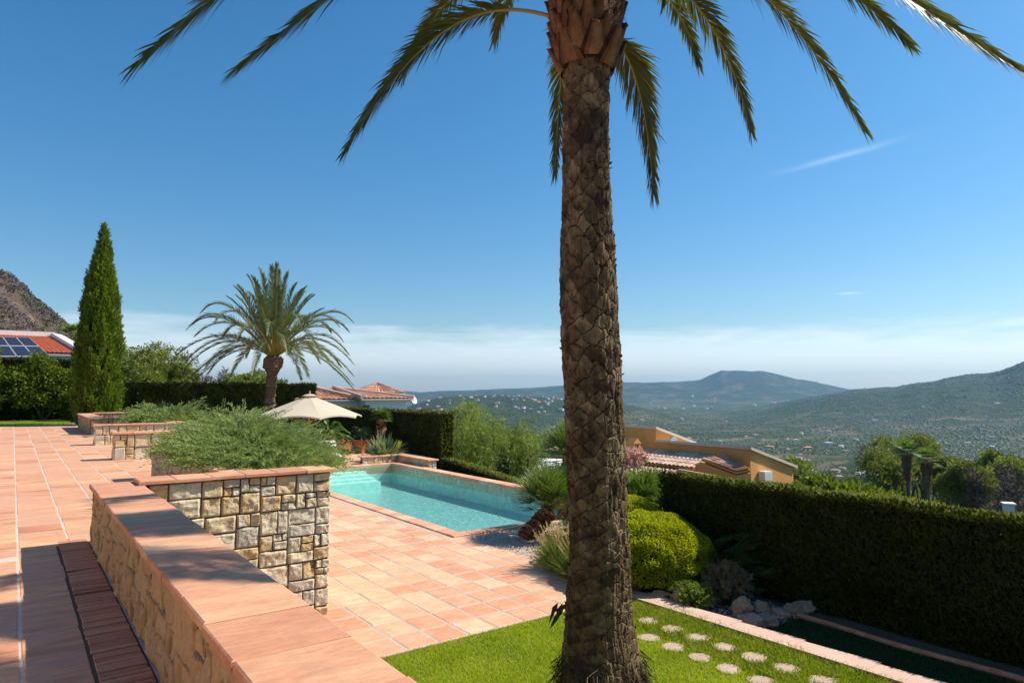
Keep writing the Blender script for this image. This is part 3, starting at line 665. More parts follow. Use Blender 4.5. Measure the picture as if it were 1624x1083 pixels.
mb = MB(); yy = np.linspace(-1, 5.0, 60); pts = np.stack([7.98 + .03 * np.sin(yy * 3), yy, np.full(60, -1.14)], 1); mb.tube(pts, .035, 6); mb.build('bed_edging', M['brick'], kind='structure')
# ------------------------------------------------------------------ right hedge and others
def hedge(name, label, x0, x1, y0, y1, z0, z1, n, L, W, mat='hedge', mat2=None, lump=.05, faces='lftrb', z1b=None, group=None):
    """clipped box hedge of leaf-sized faces; z1b = top height at the far (y1) end"""
    t_ = thing(name, label, 'hedge', ((x0 + x1) / 2, (y0 + y1) / 2, z0), group)
    z1b = z1 if z1b is None else z1b
    mb = MB(); e = .07
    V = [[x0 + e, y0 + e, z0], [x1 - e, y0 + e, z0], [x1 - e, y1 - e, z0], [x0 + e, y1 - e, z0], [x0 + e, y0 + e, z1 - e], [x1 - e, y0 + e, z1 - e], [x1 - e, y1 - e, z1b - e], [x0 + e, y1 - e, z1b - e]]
    mb.add(V, BOXF, 0, .5); mb.build('shade_core', M['hedge_in'], t_)
    mb = MB(); w, l, h = x1 - x0, y1 - y0, max(z1, z1b) - z0
    area = {'l': l * h, 'r': l * h, 'f': w * h, 'b': w * h, 't': w * l * 2.2}; tot = sum(area[f] for f in faces)
    for f in faces:
        k = int(n * area[f] / tot); L_, W_ = (L * .55, W * .8) if f == 't' else (L, W); u, v = R.rand(k), R.rand(k)
        if f in 'lr': P = np.stack([np.full(k, x0 if f == 'l' else x1), y0 + l * u, z0 + h * v], 1); N = V3(-1 if f == 'l' else 1, 0, 0)
        elif f in 'fb': P = np.stack([x0 + w * u, np.full(k, y0 if f == 'f' else y1), z0 + h * v], 1); N = V3(0, -1 if f == 'f' else 1, 0)
        else: P = np.stack([x0 + w * u, y0 + l * v, np.zeros(k)], 1); N = V3(0, 0, 1)
        zt = z1 + (z1b - z1) * (P[:, 1] - y0) / l + (fbm(P[:, :2], 1.2, 3) - .5) * lump
        if f == 't': P[:, 2] = zt
        else: P[:, 2] = z0 + (zt - z0) * v
        P = P + N * ((fbm(P, 1.6, 3) - .5) * lump * 2 - .05 * R.rand(k) ** 2 - L * .4)[:, None]
        D = nrm(N * .7 + V3(0, 0, .8) + R.randn(k, 3) * .45) if f != 't' else nrm(N * .35 + R.randn(k, 3) * .6)
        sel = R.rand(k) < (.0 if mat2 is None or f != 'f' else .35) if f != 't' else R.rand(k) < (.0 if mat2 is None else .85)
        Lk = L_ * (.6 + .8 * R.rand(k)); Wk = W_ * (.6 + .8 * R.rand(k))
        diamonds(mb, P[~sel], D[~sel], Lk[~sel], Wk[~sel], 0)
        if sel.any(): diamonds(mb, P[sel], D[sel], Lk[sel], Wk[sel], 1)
    mb.build('foliage', [M[mat], M[mat2 or mat]], t_); return t_
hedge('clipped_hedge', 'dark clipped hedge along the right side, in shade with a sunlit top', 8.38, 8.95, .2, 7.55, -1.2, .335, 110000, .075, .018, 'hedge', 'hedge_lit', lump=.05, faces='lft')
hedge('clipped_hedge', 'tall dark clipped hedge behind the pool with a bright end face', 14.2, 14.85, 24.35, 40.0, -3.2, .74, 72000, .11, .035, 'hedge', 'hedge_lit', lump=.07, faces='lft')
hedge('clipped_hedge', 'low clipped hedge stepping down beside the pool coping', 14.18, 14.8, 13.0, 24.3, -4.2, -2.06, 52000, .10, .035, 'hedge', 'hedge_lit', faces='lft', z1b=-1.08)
hedge('clipped_hedge', 'long high back hedge behind the second palm', 2.9, 15.4, 42.0, 43.2, -1.6, 2.02, 70000, .17, .07, 'hedge', lump=.12, faces='fl', )
hedge('clipped_hedge', 'dark clipped hedge at the far left below the solar roof', -12, 3.7, 45.0, 46, -.1, 3.33, 60000, .15, .06, 'hedge', lump=.12, faces='ft')
mb = MB(); n = 5000; P = np.stack([2.9 + 12.5 * R.rand(n), 42 + 1.1 * R.rand(n), 2.02 + .06 * R.rand(n)], 1)
# leafy bush at the far left
bt = thing('leafy_bush', 'tall loose bush with yellow-green leaves against the far left hedge', 'bush', (1.6, 43.9, 0))
mb = MB(); crown(mb, (1.2, 44.5, 1.7), (1.9, .7, 1.9), 80, 170, .15, .09, 0, .3); crown(mb, (2.6, 44.3, 1.5), (1.0, .8, 1.7), 30, 150, .15, .09, 0, .3); mb.build('foliage', M['bush'], bt)
mb = MB(); limbs(mb, (1.4, 44.6, 0), [(0.5, 44.4, 2), (1.5, 44.5, 2.6), (2.4, 44.4, 2)], .06); mb.build('stem', M['bark'], bt)
bt = thing('leafy_bush', 'dark leafy shrub cut by the left edge of the photo', 'bush', (-1.0, 43.6, 0))
mb = MB(); crown(mb, (-1.25, 43.8, 1.2), (.8, .6, 1.2), 20, 140, .14, .08, 0, .35); mb.build('foliage', M['bush'], bt)
mb = MB(); limbs(mb, (-1.2, 43.9, 0), [(-1.4, 43.8, 1.6), (-.9, 43.8, 1.4)], .05); mb.build('stem', M['bark'], bt)

# ------------------------------------------------------------------ cypress
def cypress(name, label, x, y, z0, H, Rm, npl, per, L=.16, W=.05, group=None, mat='cypress'):
    t_ = thing(name, label, 'tree', (x, y, z0), group)
    mb = MB(); mb.tube([[x, y, z0], [x, y, z0 + H * .5], [x, y, z0 + H * .96]], [.16, .1, .02], 7); mb.build('trunk', M['bark'], t_)
    mb = MB()
    # solid shade core
    zz = np.linspace(.02, .97, 14)
    def rp(u): return Rm * np.interp(u, [0, .08, .2, .42, .6, .75, .9, 1.0], [.88, .97, 1.0, .84, .68, .46, .18, .01])
    u = R.rand(npl * 2); u = u[R.rand(npl * 2) < (rp(u) / Rm * .9 + .1)][:npl]; a = R.rand(len(u)) * 2 * math.pi
    lump = .66 + .62 * fbm(np.stack([np.cos(a) * 1.8, np.sin(a) * 1.8, u * 5], 1), 1.7, 3)
    rr_ = rp(u) * lump * (.78 + .22 * R.rand(len(u)))
    for i in range(len(u)):
        c = V3(x + rr_[i] * math.cos(a[i]), y + rr_[i] * math.sin(a[i]), z0 + .1 + u[i] * H * .95)
        o = V3(math.cos(a[i]), math.sin(a[i]), 0)
        pl_ = (.28 + .35 * R.rand()) * (.5 + .5 * rr_[i] / Rm)
        s_ = R.rand(per)
        wid = .16 * (1 - s_ * .8)
        P = c + (o * .22 + V3(0, 0, 1)) * (s_ * pl_ * 1.3)[:, None] + R.randn(per, 3) * wid[:, None] * .55 - o * .03
        D = nrm(V3(0, 0, 1) + o * .45 + R.randn(per, 3) * .4)
        diamonds(mb, P, D, L * (.6 + .7 * R.rand(per)), W, 0, np.clip(.55 * R.rand() + .4 * R.rand(per) + .15 * s_, 0, 1))
    mb.build('foliage', M[mat], t_)
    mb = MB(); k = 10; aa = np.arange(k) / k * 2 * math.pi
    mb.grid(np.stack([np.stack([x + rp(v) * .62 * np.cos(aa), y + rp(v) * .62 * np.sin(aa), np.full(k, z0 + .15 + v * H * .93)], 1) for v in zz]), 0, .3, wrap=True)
    mb.build('shade_core', M['hedge_in'], t_); return t_
cypress('cypress_tree', 'tall slim dark cypress rising above the far stone planter', 3.28, 38.2, -.1, 9.95, .99, 1500, 42)
cypress('cypress_tree', 'sliver of a green cypress at the left edge above the solar roof', -1.12, 44.6, 0, 6.1, .55, 260, 40)

# ------------------------------------------------------------------ junipers
def juniper(name, label, cx, cy, cz, rx, ry, h, nspray, mat='juniper', per=14, slen=.55, group=None, tw=.085, wd=.012, cat='shrub', spread=1.0, prof_y=None):
    t_ = thing(name, label, cat, (cx, cy, cz), group); mb = MB(); ms = MB()
    for i in range(nspray):
        a = R.rand() * 2 * math.pi; q = R.rand() ** .5
        bx_, by_ = cx + rx * q * .82 * math.cos(a), cy + ry * q * .82 * math.sin(a)
        lev = R.rand()
        topz = cz + h * (1 - .55 * q ** 2) * (.45 + 1.0 * fbm(np.array([[bx_ + cz, by_]]), 1.1, 2)[0])
        if prof_y is not None: topz = cz + (topz - cz) * float(np.interp(by_, *prof_y))
        base = V3(bx_, by_, cz + (topz - cz) * (.15 + .7 * lev ** .7))
        oa = a + R.randn() * .7
        el = rad(4 + 46 * R.rand() ** 1.3 * (1 - q * .5)); sl = slen * (.45 + 1.0 * R.rand() ** 1.5)
        out_ = V3(math.cos(oa) * math.cos(el), math.sin(oa) * math.cos(el), math.sin(el))
        P1 = base + out_ * sl * .5; P3 = base + out_ * sl + V3(0, 0, -.16 * sl * R.rand() * 2)
        C = bez(base, base + out_ * sl * .33, P1 + out_ * sl * .2, P3, 8)
        if i % 3 == 0: ms.tube(C[:5], [.006, .005, .004, .003, .002], 3, cap=False)
        t = np.linspace(.08, 1, per); fi = t * 7; ii = np.minimum(fi.astype(int), 6); f = (fi - ii)[:, None]; Pt = C[ii] * (1 - f) + C[ii + 1] * f
        T = nrm(C[-1] - C[0]); S = nrm(np.cross(T, V3(0, 0, 1) + R.randn(3) * .4)); U = np.cross(S, T); tone = R.rand()
        for sg in (-1, 1):
            D = nrm(T * .85 + S * sg * .6 + U * (.25 + R.randn(per) * .3)[:, None]); l = tw * (1.25 - .75 * t) * (.7 + .6 * R.rand(per))
            r_ = np.clip(tone * .55 + .3 * R.rand(per) + .25 * t, 0, 1)
            diamonds(mb, Pt, D, l, wd, 0, r_)
            for off in (.35, .7):
                D2 = nrm(D + S * sg * (.5 if off < .5 else -.3) + U * R.randn(per)[:, None] * .5 + T * .5); diamonds(mb, Pt + D * (l * off)[:, None], D2, l * .7, wd * .9, 0, r_)
    mb.build('foliage', M[mat], t_); ms.build('stem', M['bark'], t_); return t_
juniper('spreading_juniper', 'big feathery grey-green juniper spilling over the near stone planter', 2.98, 11.3, .48, .98, 2.75, .76, 2900, slen=.52, tw=.072, prof_y=([8.5, 9.5, 10.6, 12.2, 13.2, 14.5], [.40, .50, .74, .98, .95, .7]))
juniper('spreading_juniper', 'low feathery juniper in the middle planter, right of the cypress', 4.55, 27.2, .3, 1.0, 1.8, .66, 420, per=14, slen=.85, tw=.15, wd=.025)
juniper('spreading_juniper', 'dark green juniper spreading beside the right hedge end', 8.7, 9.0, -1.3, .75, .8, .85, 170, 'juniper_d', slen=.6, wd=.014)
juniper('spreading_juniper', 'dark green juniper behind the lime bushes in front of the hedge', 8.15, 6.35, -1.2, .38, .7, .85, 190, 'juniper_d', slen=.4, wd=.012)
juniper('spreading_juniper', 'green prostrate juniper behind the lounger below the parasol', 9.6, 26.2, -1.1, 1.1, .9, .8, 90, 'juniper_d', slen=.8, tw=.14, wd=.03)
juniper('spreading_juniper', 'low ground juniper on the slope before the orange house', 11.2, 11.6, -1.7, 1.3, 1.0, .5, 130, 'juniper_d', slen=.7, tw=.14, wd=.02)
# ------------------------------------------------------------------ hero palm
PD = 6.35
prof = [(1130, 958, 74), (1060, 955, 67), (1030, 953, 64), (1000, 951, 60), (975, 949, 56), (940, 950, 55), (900, 952, 52), (850, 950, 50), (800, 948, 49), (740, 946, 49.5), (680, 943, 49.5), (620, 941, 49), (560, 937, 49), (500, 935, 48.5), (450, 933, 48), (400, 932, 46), (350, 931, 43), (300, 930, 41), (250, 929, 40), (200, 929, 39.5), (150, 930, 39), (110, 930, 41)]
base_xy = atD(960, 1130, PD)
hp = thing('date_palm', 'big date palm in the foreground with thick scarred trunk rising from the lawn', 'palm tree', (float(base_xy[0]), float(base_xy[1]), -1.12))
zs, cx_, cy_, rr_ = [], [], [], []
for py, pxc, hw in prof:
    p = atD(pxc, py, PD); q = atD(pxc + hw, py, PD); zs.append(p[2]); cx_.append(p[0]); cy_.append(p[1]); rr_.append(math.hypot(*(q - p)[:2]))
zs, cx_, cy_, rr_ = map(np.array, (zs, cx_, cy_, rr_))
nz, na = 760, 170
Z = np.linspace(-1.15, zs[-1] + .15, nz)
cxz, cyz, rz = np.interp(Z, zs, cx_), np.interp(Z, zs, cy_), np.interp(Z, zs, rr_)
k_ = np.ones(25) / 25
def smooth_(a): return np.convolve(np.pad(a, 12, 'edge'), k_, 'valid')
cxz, cyz, rz = smooth_(cxz), smooth_(cyz), smooth_(rz) - .022
A = np.arange(na) / na * 2 * math.pi
AA, ZZ = np.meshgrid(A, Z)
cyl = np.stack([np.cos(AA), np.sin(AA), ZZ * 2.2], -1)
warp = (fbm(cyl, 1.5, 3) - .5)
def scars(AA, ZZ, ncol, rowh, sk):
    v = (ZZ + warp * .16) / rowh + AA / (2 * math.pi) * sk; row = np.floor(v); fv = v - row
    u = AA / (2 * math.pi) * ncol + (row % 2) * .5 + (fbm(cyl, 3.0, 2) - .5) * .6; fu = u - np.floor(u)
    # pointed, overlapping shield shape
    edge = .28 + .55 * np.abs(fu - .5) * 2 * .7
    h = _h(np.floor(u).astype(int) % ncol, row.astype(int), np.zeros_like(row).astype(int))
    return fv, fu, edge, h
hcell = .20
zc_ = np.concatenate([[0], np.cumsum(np.diff(Z) / np.interp(Z[1:], [-1, .4, 2.0, 3.4, 4.7], [.55, .62, 1.0, 1.15, .85]))])
wz = np.interp(ZZ, Z, zc_) + warp * .20; wu = AA / (2 * math.pi) + (fbm(cyl, 2.6, 3) - .5) * .12
ca, cb = wz / hcell + 8 * wu, wz / hcell - 7 * wu
fa, fb = ca - np.floor(ca), cb - np.floor(cb); hh = _h(np.floor(ca).astype(int), np.floor(cb).astype(int), np.zeros(ca.shape, int))
tp = (fa + fb) / 2; top_ = np.minimum(1 - fa, 1 - fb)
lip = np.clip(tp * 1.15, 0, 1) ** 1.3 * np.clip(top_ / .07, 0, 1)
crack = np.exp(-(top_ / .05) ** 2)
vs = np.exp(-((fa - fb + (hh - .5) * .5) / .06) ** 2) * (hh > .45)
amp = np.interp(ZZ, [-1.1, -.9, .0, 1.2, 3.2, 4.6], [.010, .012, .018, .026, .026, .016])
d = amp * .42 * (lip * (.45 + .9 * hh) - crack * 1.5 - vs * .6) + (fbm(np.stack([np.cos(AA) * .27, np.sin(AA) * .27, ZZ * .25], -1), 26, 4) - .5) * .030 + (fbm(np.stack([np.cos(AA) * 3, np.sin(AA) * 3, ZZ * 2], -1), 3, 3) - .5) * .03
d = d + (fbm(np.stack([np.cos(AA) * 16, np.sin(AA) * 16, ZZ * 3], -1), 1.8, 3) - .5) * .022
# fibrous root boss at the foot
ft = sstep(-ZZ, .52, .86)
d = d + ft * ((fbm(np.stack([np.cos(AA) * 10, np.sin(AA) * 10, ZZ * 5], -1), 1.3, 3) - .4) * .07)
d = np.clip(d, -.045, .09)
RRr = rz[:, None] + d
Vt = np.stack([cxz[:, None] + RRr * np.cos(AA), cyz[:, None] + RRr * np.sin(AA), ZZ], -1)
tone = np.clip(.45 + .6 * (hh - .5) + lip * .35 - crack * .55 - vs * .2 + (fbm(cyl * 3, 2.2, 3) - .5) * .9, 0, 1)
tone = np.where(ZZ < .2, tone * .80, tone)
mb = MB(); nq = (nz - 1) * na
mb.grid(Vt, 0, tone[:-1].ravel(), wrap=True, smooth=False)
# loose bark flakes and root fibres
nf = 700; zf = -1 + 5.5 * R.rand(nf); af = R.rand(nf) * 6.283; rf = np.interp(zf, Z, rz)
P = np.stack([np.interp(zf, Z, cxz) + rf * np.cos(af), np.interp(zf, Z, cyz) + rf * np.sin(af), zf], 1)
D = nrm(np.stack([np.cos(af), np.sin(af), .9 + R.rand(nf)], 1) + R.randn(nf, 3) * .35)
diamonds(mb, P, D, .02 + .03 * R.rand(nf), .012 + .02 * R.rand(nf), 0, R.rand(nf) * .7)
nf = 1400; zf = -1.12 + .42 * R.rand(nf) ** 1.4; af = R.rand(nf) * 6.283; rf = np.interp(zf, Z, rz) + .03
P = np.stack([np.interp(zf, Z, cxz) + rf * np.cos(af), np.interp(zf, Z, cyz) + rf * np.sin(af), zf], 1)
D = nrm(np.stack([np.cos(af) * .6, np.sin(af) * .6, np.full(nf, -.7)], 1) + R.randn(nf, 3) * .45); S = nrm(np.cross(D, R.randn(nf, 3)))
strips(mb, P, D, S, .06 + .12 * R.rand(nf), .007, .3, 0, R.rand(nf))
# torn flap of bark at the lower left
p = atD(893, 960, PD - .2)
for k in range(7):
    a_ = p + R.randn(3) * .02; diamonds(mb, a_[None], nrm(atD(872, 1000, PD - .2) - p + R.randn(3) * .03)[None], .22 - .02 * k, .05, 0, .35)
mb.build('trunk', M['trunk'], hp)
TC = V3(cxz[-1], cyz[-1], 0); zc = zs[-1]
# old leaf bases: spiral of wedges flaring out
mb_f = MB(); zz = np.linspace(zc - .02, zc + .95, 26); k = 40; aa = np.arange(k) / k * 2 * math.pi
rb = np.interp(zz, [zc, zc + .2, zc + .5, zc + .95], [.18, .25, .29, .26])
g0 = np.stack([np.stack([TC[0] + r_ * np.cos(aa), TC[1] + r_ * np.sin(aa), np.full(k, z_)], 1) for z_, r_ in zip(zz, rb)])
g0 = g0 + nrm(g0 - (TC + V3(0, 0, zc + .4))) * ((fbm(g0, 18, 3) - .5) * .08)[..., None]
mb_f.grid(g0, 0, None, wrap=True)
nf = 1500; zf = zc + .95 * R.rand(nf); af = R.rand(nf) * 6.283; rf = np.interp(zf, zz, rb) + .02
P = np.stack([TC[0] + rf * np.cos(af), TC[1] + rf * np.sin(af), zf], 1); D = nrm(np.stack([np.cos(af), np.sin(af), R.randn(nf) * .8], 1) + R.randn(nf, 3) * .5)
strips(mb_f, P, D, nrm(np.cross(D, R.randn(nf, 3))), .04 + .09 * R.rand(nf), .006, .3, 0, R.rand(nf)); mb_f.build('crown_fibre', M['fibre'], hp)
for i in range(72):
    a_ = i * 2.39996; lv = i / 71.; z_ = zc - .06 + lv * .78
    o = V3(math.cos(a_), math.sin(a_), 0); s = V3(-math.sin(a_), math.cos(a_), 0)
    r0 = np.interp(z_, [zc - .06, zc + .12, zc + .4, zc + .8], [.20, .25, .275, .26]); ln = .24 + .08 * R.rand(); w0 = .105 + .03 * R.rand(); flare = .24 + .14 * R.rand() + .22 * max(0, 1 - lv * 4)
    nn, kk = 9, 7; Vb = np.zeros((nn, kk * 2, 3))
    for a in range(nn):
        t = a / (nn - 1); w_ = w0 * (1.05 - .72 * t ** 1.2); th = .045 * (1 - .55 * t)
        c = TC + V3(0, 0, z_) + o * (r0 + ln * flare * t ** .75 * (1 + .2 * t)) + V3(0, 0, 1) * ln * t
        for b in range(kk):
            v = b / (kk - 1) * 2 - 1
            Vb[a, b] = c + s * v * w_ + o * (th * (1 - v * v * .9)); Vb[a, 2 * kk - 1 - b] = c + s * v * w_ * .95 - o * .015 * (1 - .3 * v * v) - o * .03 * v * v
    if True: Vb[-1] += (R.randn(kk * 2, 3) * .012)
    Vb += (fbm(Vb, 30, 3) - .5)[..., None] * .02
    tcol = np.concatenate([1 - np.abs(np.linspace(-1, 1, kk)) ** 2.2, np.zeros(kk)])[None] * (.55 + .35 * R.rand()) * np.linspace(1, .75, nn - 1)[:, None] + .12 * R.rand(nn - 1, kk * 2)  # edges coloured darker, standing in for shade between overlapping bases
    mb = MB(); mb.grid(Vb, 0, np.clip(tcol.ravel(), 0, 1), wrap=True, smooth=False)
    mb.add(np.vstack([Vb[-1], Vb[-1].mean(0)]), [[j, (j + 1) % (2 * kk), 2 * kk] for j in range(2 * kk)], 0, .1)
    mb.build('leaf_base', M['boot'], hp)
CR = TC + V3(0, 0, zc + .72)
def hero_frond(tip, rise=1.0, hang=.9, nl=95, leaf=.40, start=None, rr=.02, t0=.16, vee=.35, out=.45, w=.017, droop=.25, dry=0):
    P0 = CR.copy() if start is None else start
    h = tip - P0; h[2] = 0; L = np.linalg.norm(h); hd = h / max(L, 1e-6)
    P0 = P0 + hd * .22
    P1 = P0 + hd * L * .30 + V3(0, 0, rise); P2 = tip - hd * L * out * .55 + V3(0, 0, hang)
    C = bez(P0, P1, P2, tip, 34)
    mb = MB(); frond(mb, C, int(nl * 1.8), leaf, w, rr, t0, (0, 1), droop, vee, dry); return mb.build('frond', [M['palm'], M['rachis']], hp)
hero_frond(atD(230, 92, 5.6), 1.45, 1.15, 110, .54, w=.019)
hero_frond(atD(384, 102, 5.3), 1.15, .75, 100, .46)
hero_frond(atD(551, 236, 6.9), .35, 1.35, 110, .43, start=TC + V3(0, 0, zc + .50), rr=.022, t0=.24, out=.62)
hero_frond(atD(640, 120, 8.2), .9, 1.0, 90, .34)
hero_frond(atD(880, 272, 8.2), .9, 1.2, 80, .33)
hero_frond(atD(1036, 302, 7.2), .25, 1.25, 95, .40, start=TC + V3(0, 0, zc + .35), t0=.1, vee=.1, out=.2)
hero_frond(atD(1190, 206, 8.0), 1.1, 1.15, 95, .36, out=.25)
hero_frond(atD(1370, 206, 7.2), 1.1, 1.25, 100, .36, out=.45)
hero_frond(atD(1600, 100, 6.4), 1.35, 1.0, 100, .40, out=.6)
hero_frond(atD(1660, 135, 6.0), 1.3, 1.1, 100, .42, out=.6)
for i in range(22):      # the rest of the crown, above the picture
    a_ = rad(i * 137.5 + 20); lv = i / 21.; reach = 3.3 - 2.2 * lv; zt = CR[2] + .9 + 2.6 * lv
    hero_frond(V3(CR[0] + reach * math.cos(a_), CR[1] + reach * math.sin(a_), zt - .2), 1.1 + .5 * lv, .7, 60, .40, w=.022)
# low fronds reaching toward the terrace at the left, their tips above the frame
for (dx, dy, z_) in ((-3.0, -1.0, 5.6), (-3.1, .35, 5.75), (-2.2, -2.2, 5.2), (-.9, -3.1, 5.2), (1.6, -2.9, 5.2), (3.0, -1.6, 5.2), (-2.6, 1.6, 6.1)):
    hero_frond(V3(CR[0] + dx, CR[1] + dy, z_), 1.1, .8, 85, .40, w=.02)

# ------------------------------------------------------------------ second palm
p2 = atD(427, 640, 30.0); px2, py2 = float(p2[0]), float(p2[1])
sp = thing('date_palm', 'smaller whole date palm with full drooping grey-green crown beyond the junipers', 'palm tree', (px2, py2, -.6))
mb = MB(); zz = np.linspace(-.6, 3.05, 90); k = 26; aa = np.arange(k) / k * 6.283
rr0 = np.interp(zz, [-.6, .4, 1.8, 2.3, 2.6, 2.95, 3.05], [.26, .20, .175, .20, .34, .38, .28])
G0 = np.stack([np.stack([px2 + .12 * (z_ - 1) / 2 + r_ * np.cos(aa), py2 + r_ * np.sin(aa), np.full(k, z_)], 1) for z_, r_ in zip(zz, rr0)])
fvv = (zz / .13 + .0) % 1; G0[..., :2] += (nrm(G0 - V3(px2, py2, 0) * 1)[..., :2] * 0)
dd = ((fvv[:, None] * .04) + (fbm(G0, 7, 3) - .5) * .17)
G0[..., 0] += dd * np.cos(aa); G0[..., 1] += dd * np.sin(aa)
mb.grid(G0, 0, np.repeat(np.clip(fvv[:-1], 0, 1) * .5, k) + R.rand(89 * k) * .4, wrap=True, smooth=False); mb.build('trunk', M['boot2'], sp)
C2 = V3(px2 + .1, py2, 3.0)
def frond2(az, H, dz, rise, hang, nl=80, leaf=.50, out=.5):
    a_ = rad(az); hd = V3(math.cos(a_), math.sin(a_), 0); tip = C2 + hd * H + V3(0, 0, dz)
    C = bez(C2 + hd * .12, C2 + hd * (H * .28 + .1) + V3(0, 0, rise), tip - hd * H * out * .5 + V3(0, 0, hang), tip, 20)
    mb = MB(); frond(mb, C, nl, leaf, .024, .03, .2, (0, 1), .15, .55, a0=60); mb.build('frond', [M['palm_far'], M['rachis']], sp)
for i in range(72):
    lv = i / 71.; az = i * 137.508
    if lv < .34: frond2(az, 3.75 - .6 * R.rand(), -1.15 + 1.6 * lv / .34 + .25 * R.randn(), .95 + .6 * lv, 1.15, out=.6)
    elif lv < .55: frond2(az, 3.3 + .3 * R.randn(), .6 + 4 * (lv - .3) + .2 * R.randn(), 1.4, .9)
    else: frond2(az, 2.2 - 3.6 * (lv - .55) + .2 * R.randn(), 2.2 + 3.4 * (lv - .55) + .2 * R.randn(), 1.3, -.35)

# ------------------------------------------------------------------ parasol
ux, uy = [float(v) for v in atD(491, 625, 23.2)[:2]]
um = thing('parasol', 'cream market parasol on a wooden pole standing behind the pool', 'parasol', (ux, uy, -1.1))
az0, rimz, Ru = 1.46, .83, 1.72
mb = MB(); rt = rad(36)
for k in range(8):
    a0, a1 = rt + k * math.pi / 4, rt + (k + 1) * math.pi / 4
    n = 9; G0 = np.zeros((n, n, 3))
    for i in range(n):
        t = i / (n - 1); rr0 = .12 + (Ru - .12) * t; z = az0 - .03 - (az0 - rimz) * (t ** 1.06)
        for j in range(n):
            s = j / (n - 1); p = (1 - s) * V3(math.cos(a0), math.sin(a0), 0) + s * V3(math.cos(a1), math.sin(a1), 0)
            sag = 4 * s * (1 - s)
            G0[i, j] = V3(ux, uy, z + sag * .075 * t ** 3 - sag * .03 * t * (1 - t)) + p * rr0 * (1 - sag * .03 * t ** 2)
    mb.grid(G0, 0, .3 + .4 * R.rand())
    e = G0[-1]; mb.grid(np.stack([e, e + V3(0, 0, -.045)]), 0, .5)
for k in range(8):
    a0, a1 = rt + k * math.pi / 4, rt + (k + 1) * math.pi / 4; G0 = []
    for t, z in ((0, az0 + .075), (.5, az0 + .05), (1, az0 + .0)):
        G0.append([V3(ux + math.cos(a) * t * .24, uy + math.sin(a) * t * .24, z) for a in np.linspace(a0, a1, 4)])
    mb.grid(np.array(G0), 0, .6)
mb.build('canopy', M['canvas'], um)
mb = MB(); mb.tube([[ux, uy, -1.08], [ux, uy, az0 + .05]], .028, 12); mb.build('pole', M['wood'], um)
mb = MB(); mb.tube([[ux, uy, az0 + .05], [ux, uy, az0 + .10], [ux, uy, az0 + .14], [ux, uy, az0 + .17]], [.02, .035, .03, .008], 10); mb.build('finial', M['wood'], um)
mb = MB(); mb.tube([[ux, uy, .42], [ux, uy, .52]], [.05, .05], 12); mb.tube([[ux, uy, az0 - .12], [ux, uy, az0 - .03]], [.06, .06], 12); mb.build('hub', M['wood'], um)
for k in range(8):
    a = rt + k * math.pi / 4; o = V3(math.cos(a), math.sin(a), 0); c = V3(ux, uy, 0)
    mb = MB(); pts = np.array([c + o * (.05 + (Ru - .07) * t) + V3(0, 0, az0 - .065 - (az0 - rimz) * (t ** 1.06)) for t in np.linspace(0, 1, 6)]); mb.tube(pts, .011, 5)
    mb.tube([c + o * .05 + V3(0, 0, .48), pts[3] - V3(0, 0, .01)], .009, 5); mb.build('rib', M['wood'], um)
mb = MB(); mb.tube([[ux, uy, -1.098], [ux, uy, -1.04], [ux, uy, -1.03]], [.26, .26, .05], 24); mb.build('base', M['rock'], um)
# lounger
lg = thing('sun_lounger', 'low wicker sun lounger with white cushion at the far end of the pool', 'sun lounger', (9.6, 24.9, -1.1), rz=0)
LX, LY, an = 9.62, 24.35, rad(-14)
def lp(x, y, z): return V3(LX + x * math.cos(an) - y * math.sin(an), LY + x * math.sin(an) + y * math.cos(an), z)
def obox(mb, x0, x1, y0, y1, z0, z1, tilt=0, mat=0, r=None, bev=0):
    V = [[x0, y0, z0], [x1, y0, z0], [x1, y1, z0 + tilt], [x0, y1, z0 + tilt], [x0, y0, z1], [x1, y0, z1], [x1, y1, z1 + tilt], [x0, y1, z1 + tilt]]
    mb.add([lp(*v) for v in V], BOXF, mat, R.rand() if r is None else r)
mb = MB()
obox(mb, -.35, .35, 0, 1.95, -1.02, -.84)
for i in range(24): obox(mb, -.352 + i * .0295, -.352 + i * .0295 + .016, -.008, .0, -1.02, -.845)
obox(mb, -.37, .37, -.02, 1.97, -.84, -.815)
mb.build('frame', M['wicker'], lg)
for (x, y) in ((-.3, .05), (.3, .05), (-.3, 1.85), (.3, 1.85)):
    mb = MB(); obox(mb, x - .05, x + .05, y - .04, y + .04, -1.098, -1.02); mb.build('leg', M['wicker'], lg)
mb = MB()
def pillow(mb, x0, x1, y0, y1, z, th, lift=0, mat=0):
    n = 12; u, v = np.meshgrid(np.linspace(0, 1, n), np.linspace(0, 1, n), indexing='ij')
    e = 1 - np.maximum(np.abs(u - .5), np.abs(v - .5)) * 2; h = th * np.clip(e * 4, 0, 1) ** .5
    zt = z + h + lift * v; zb_ = z + lift * v + th * .25 * (1 - np.clip(e * 6, 0, 1))
    for zz_ in (zt, zb_):
        X = x0 + (x1 - x0) * u; Y = y0 + (y1 - y0) * v
        mb.grid(np.stack([LX + X * math.cos(an) - Y * math.sin(an), LY + X * math.sin(an) + Y * math.cos(an), zz_], -1), mat, .5)
pillow(mb, -.34, .34, .0, 1.25, -.815, .09); mb.build('cushion', M['cushion'], lg)
mb = MB(); pillow(mb, -.34, .34, 1.22, 1.95, -.80, .10, .42); mb.build('backrest_cushion', M['cushion'], lg)
tw_ = MB(); pillow(tw_, -.22, .18, 1.15, 1.6, -.66, .16, .22); tag(tw_.build('towel', M['cushion']), 'crumpled white towel lying at the head of the lounger', 'towel')
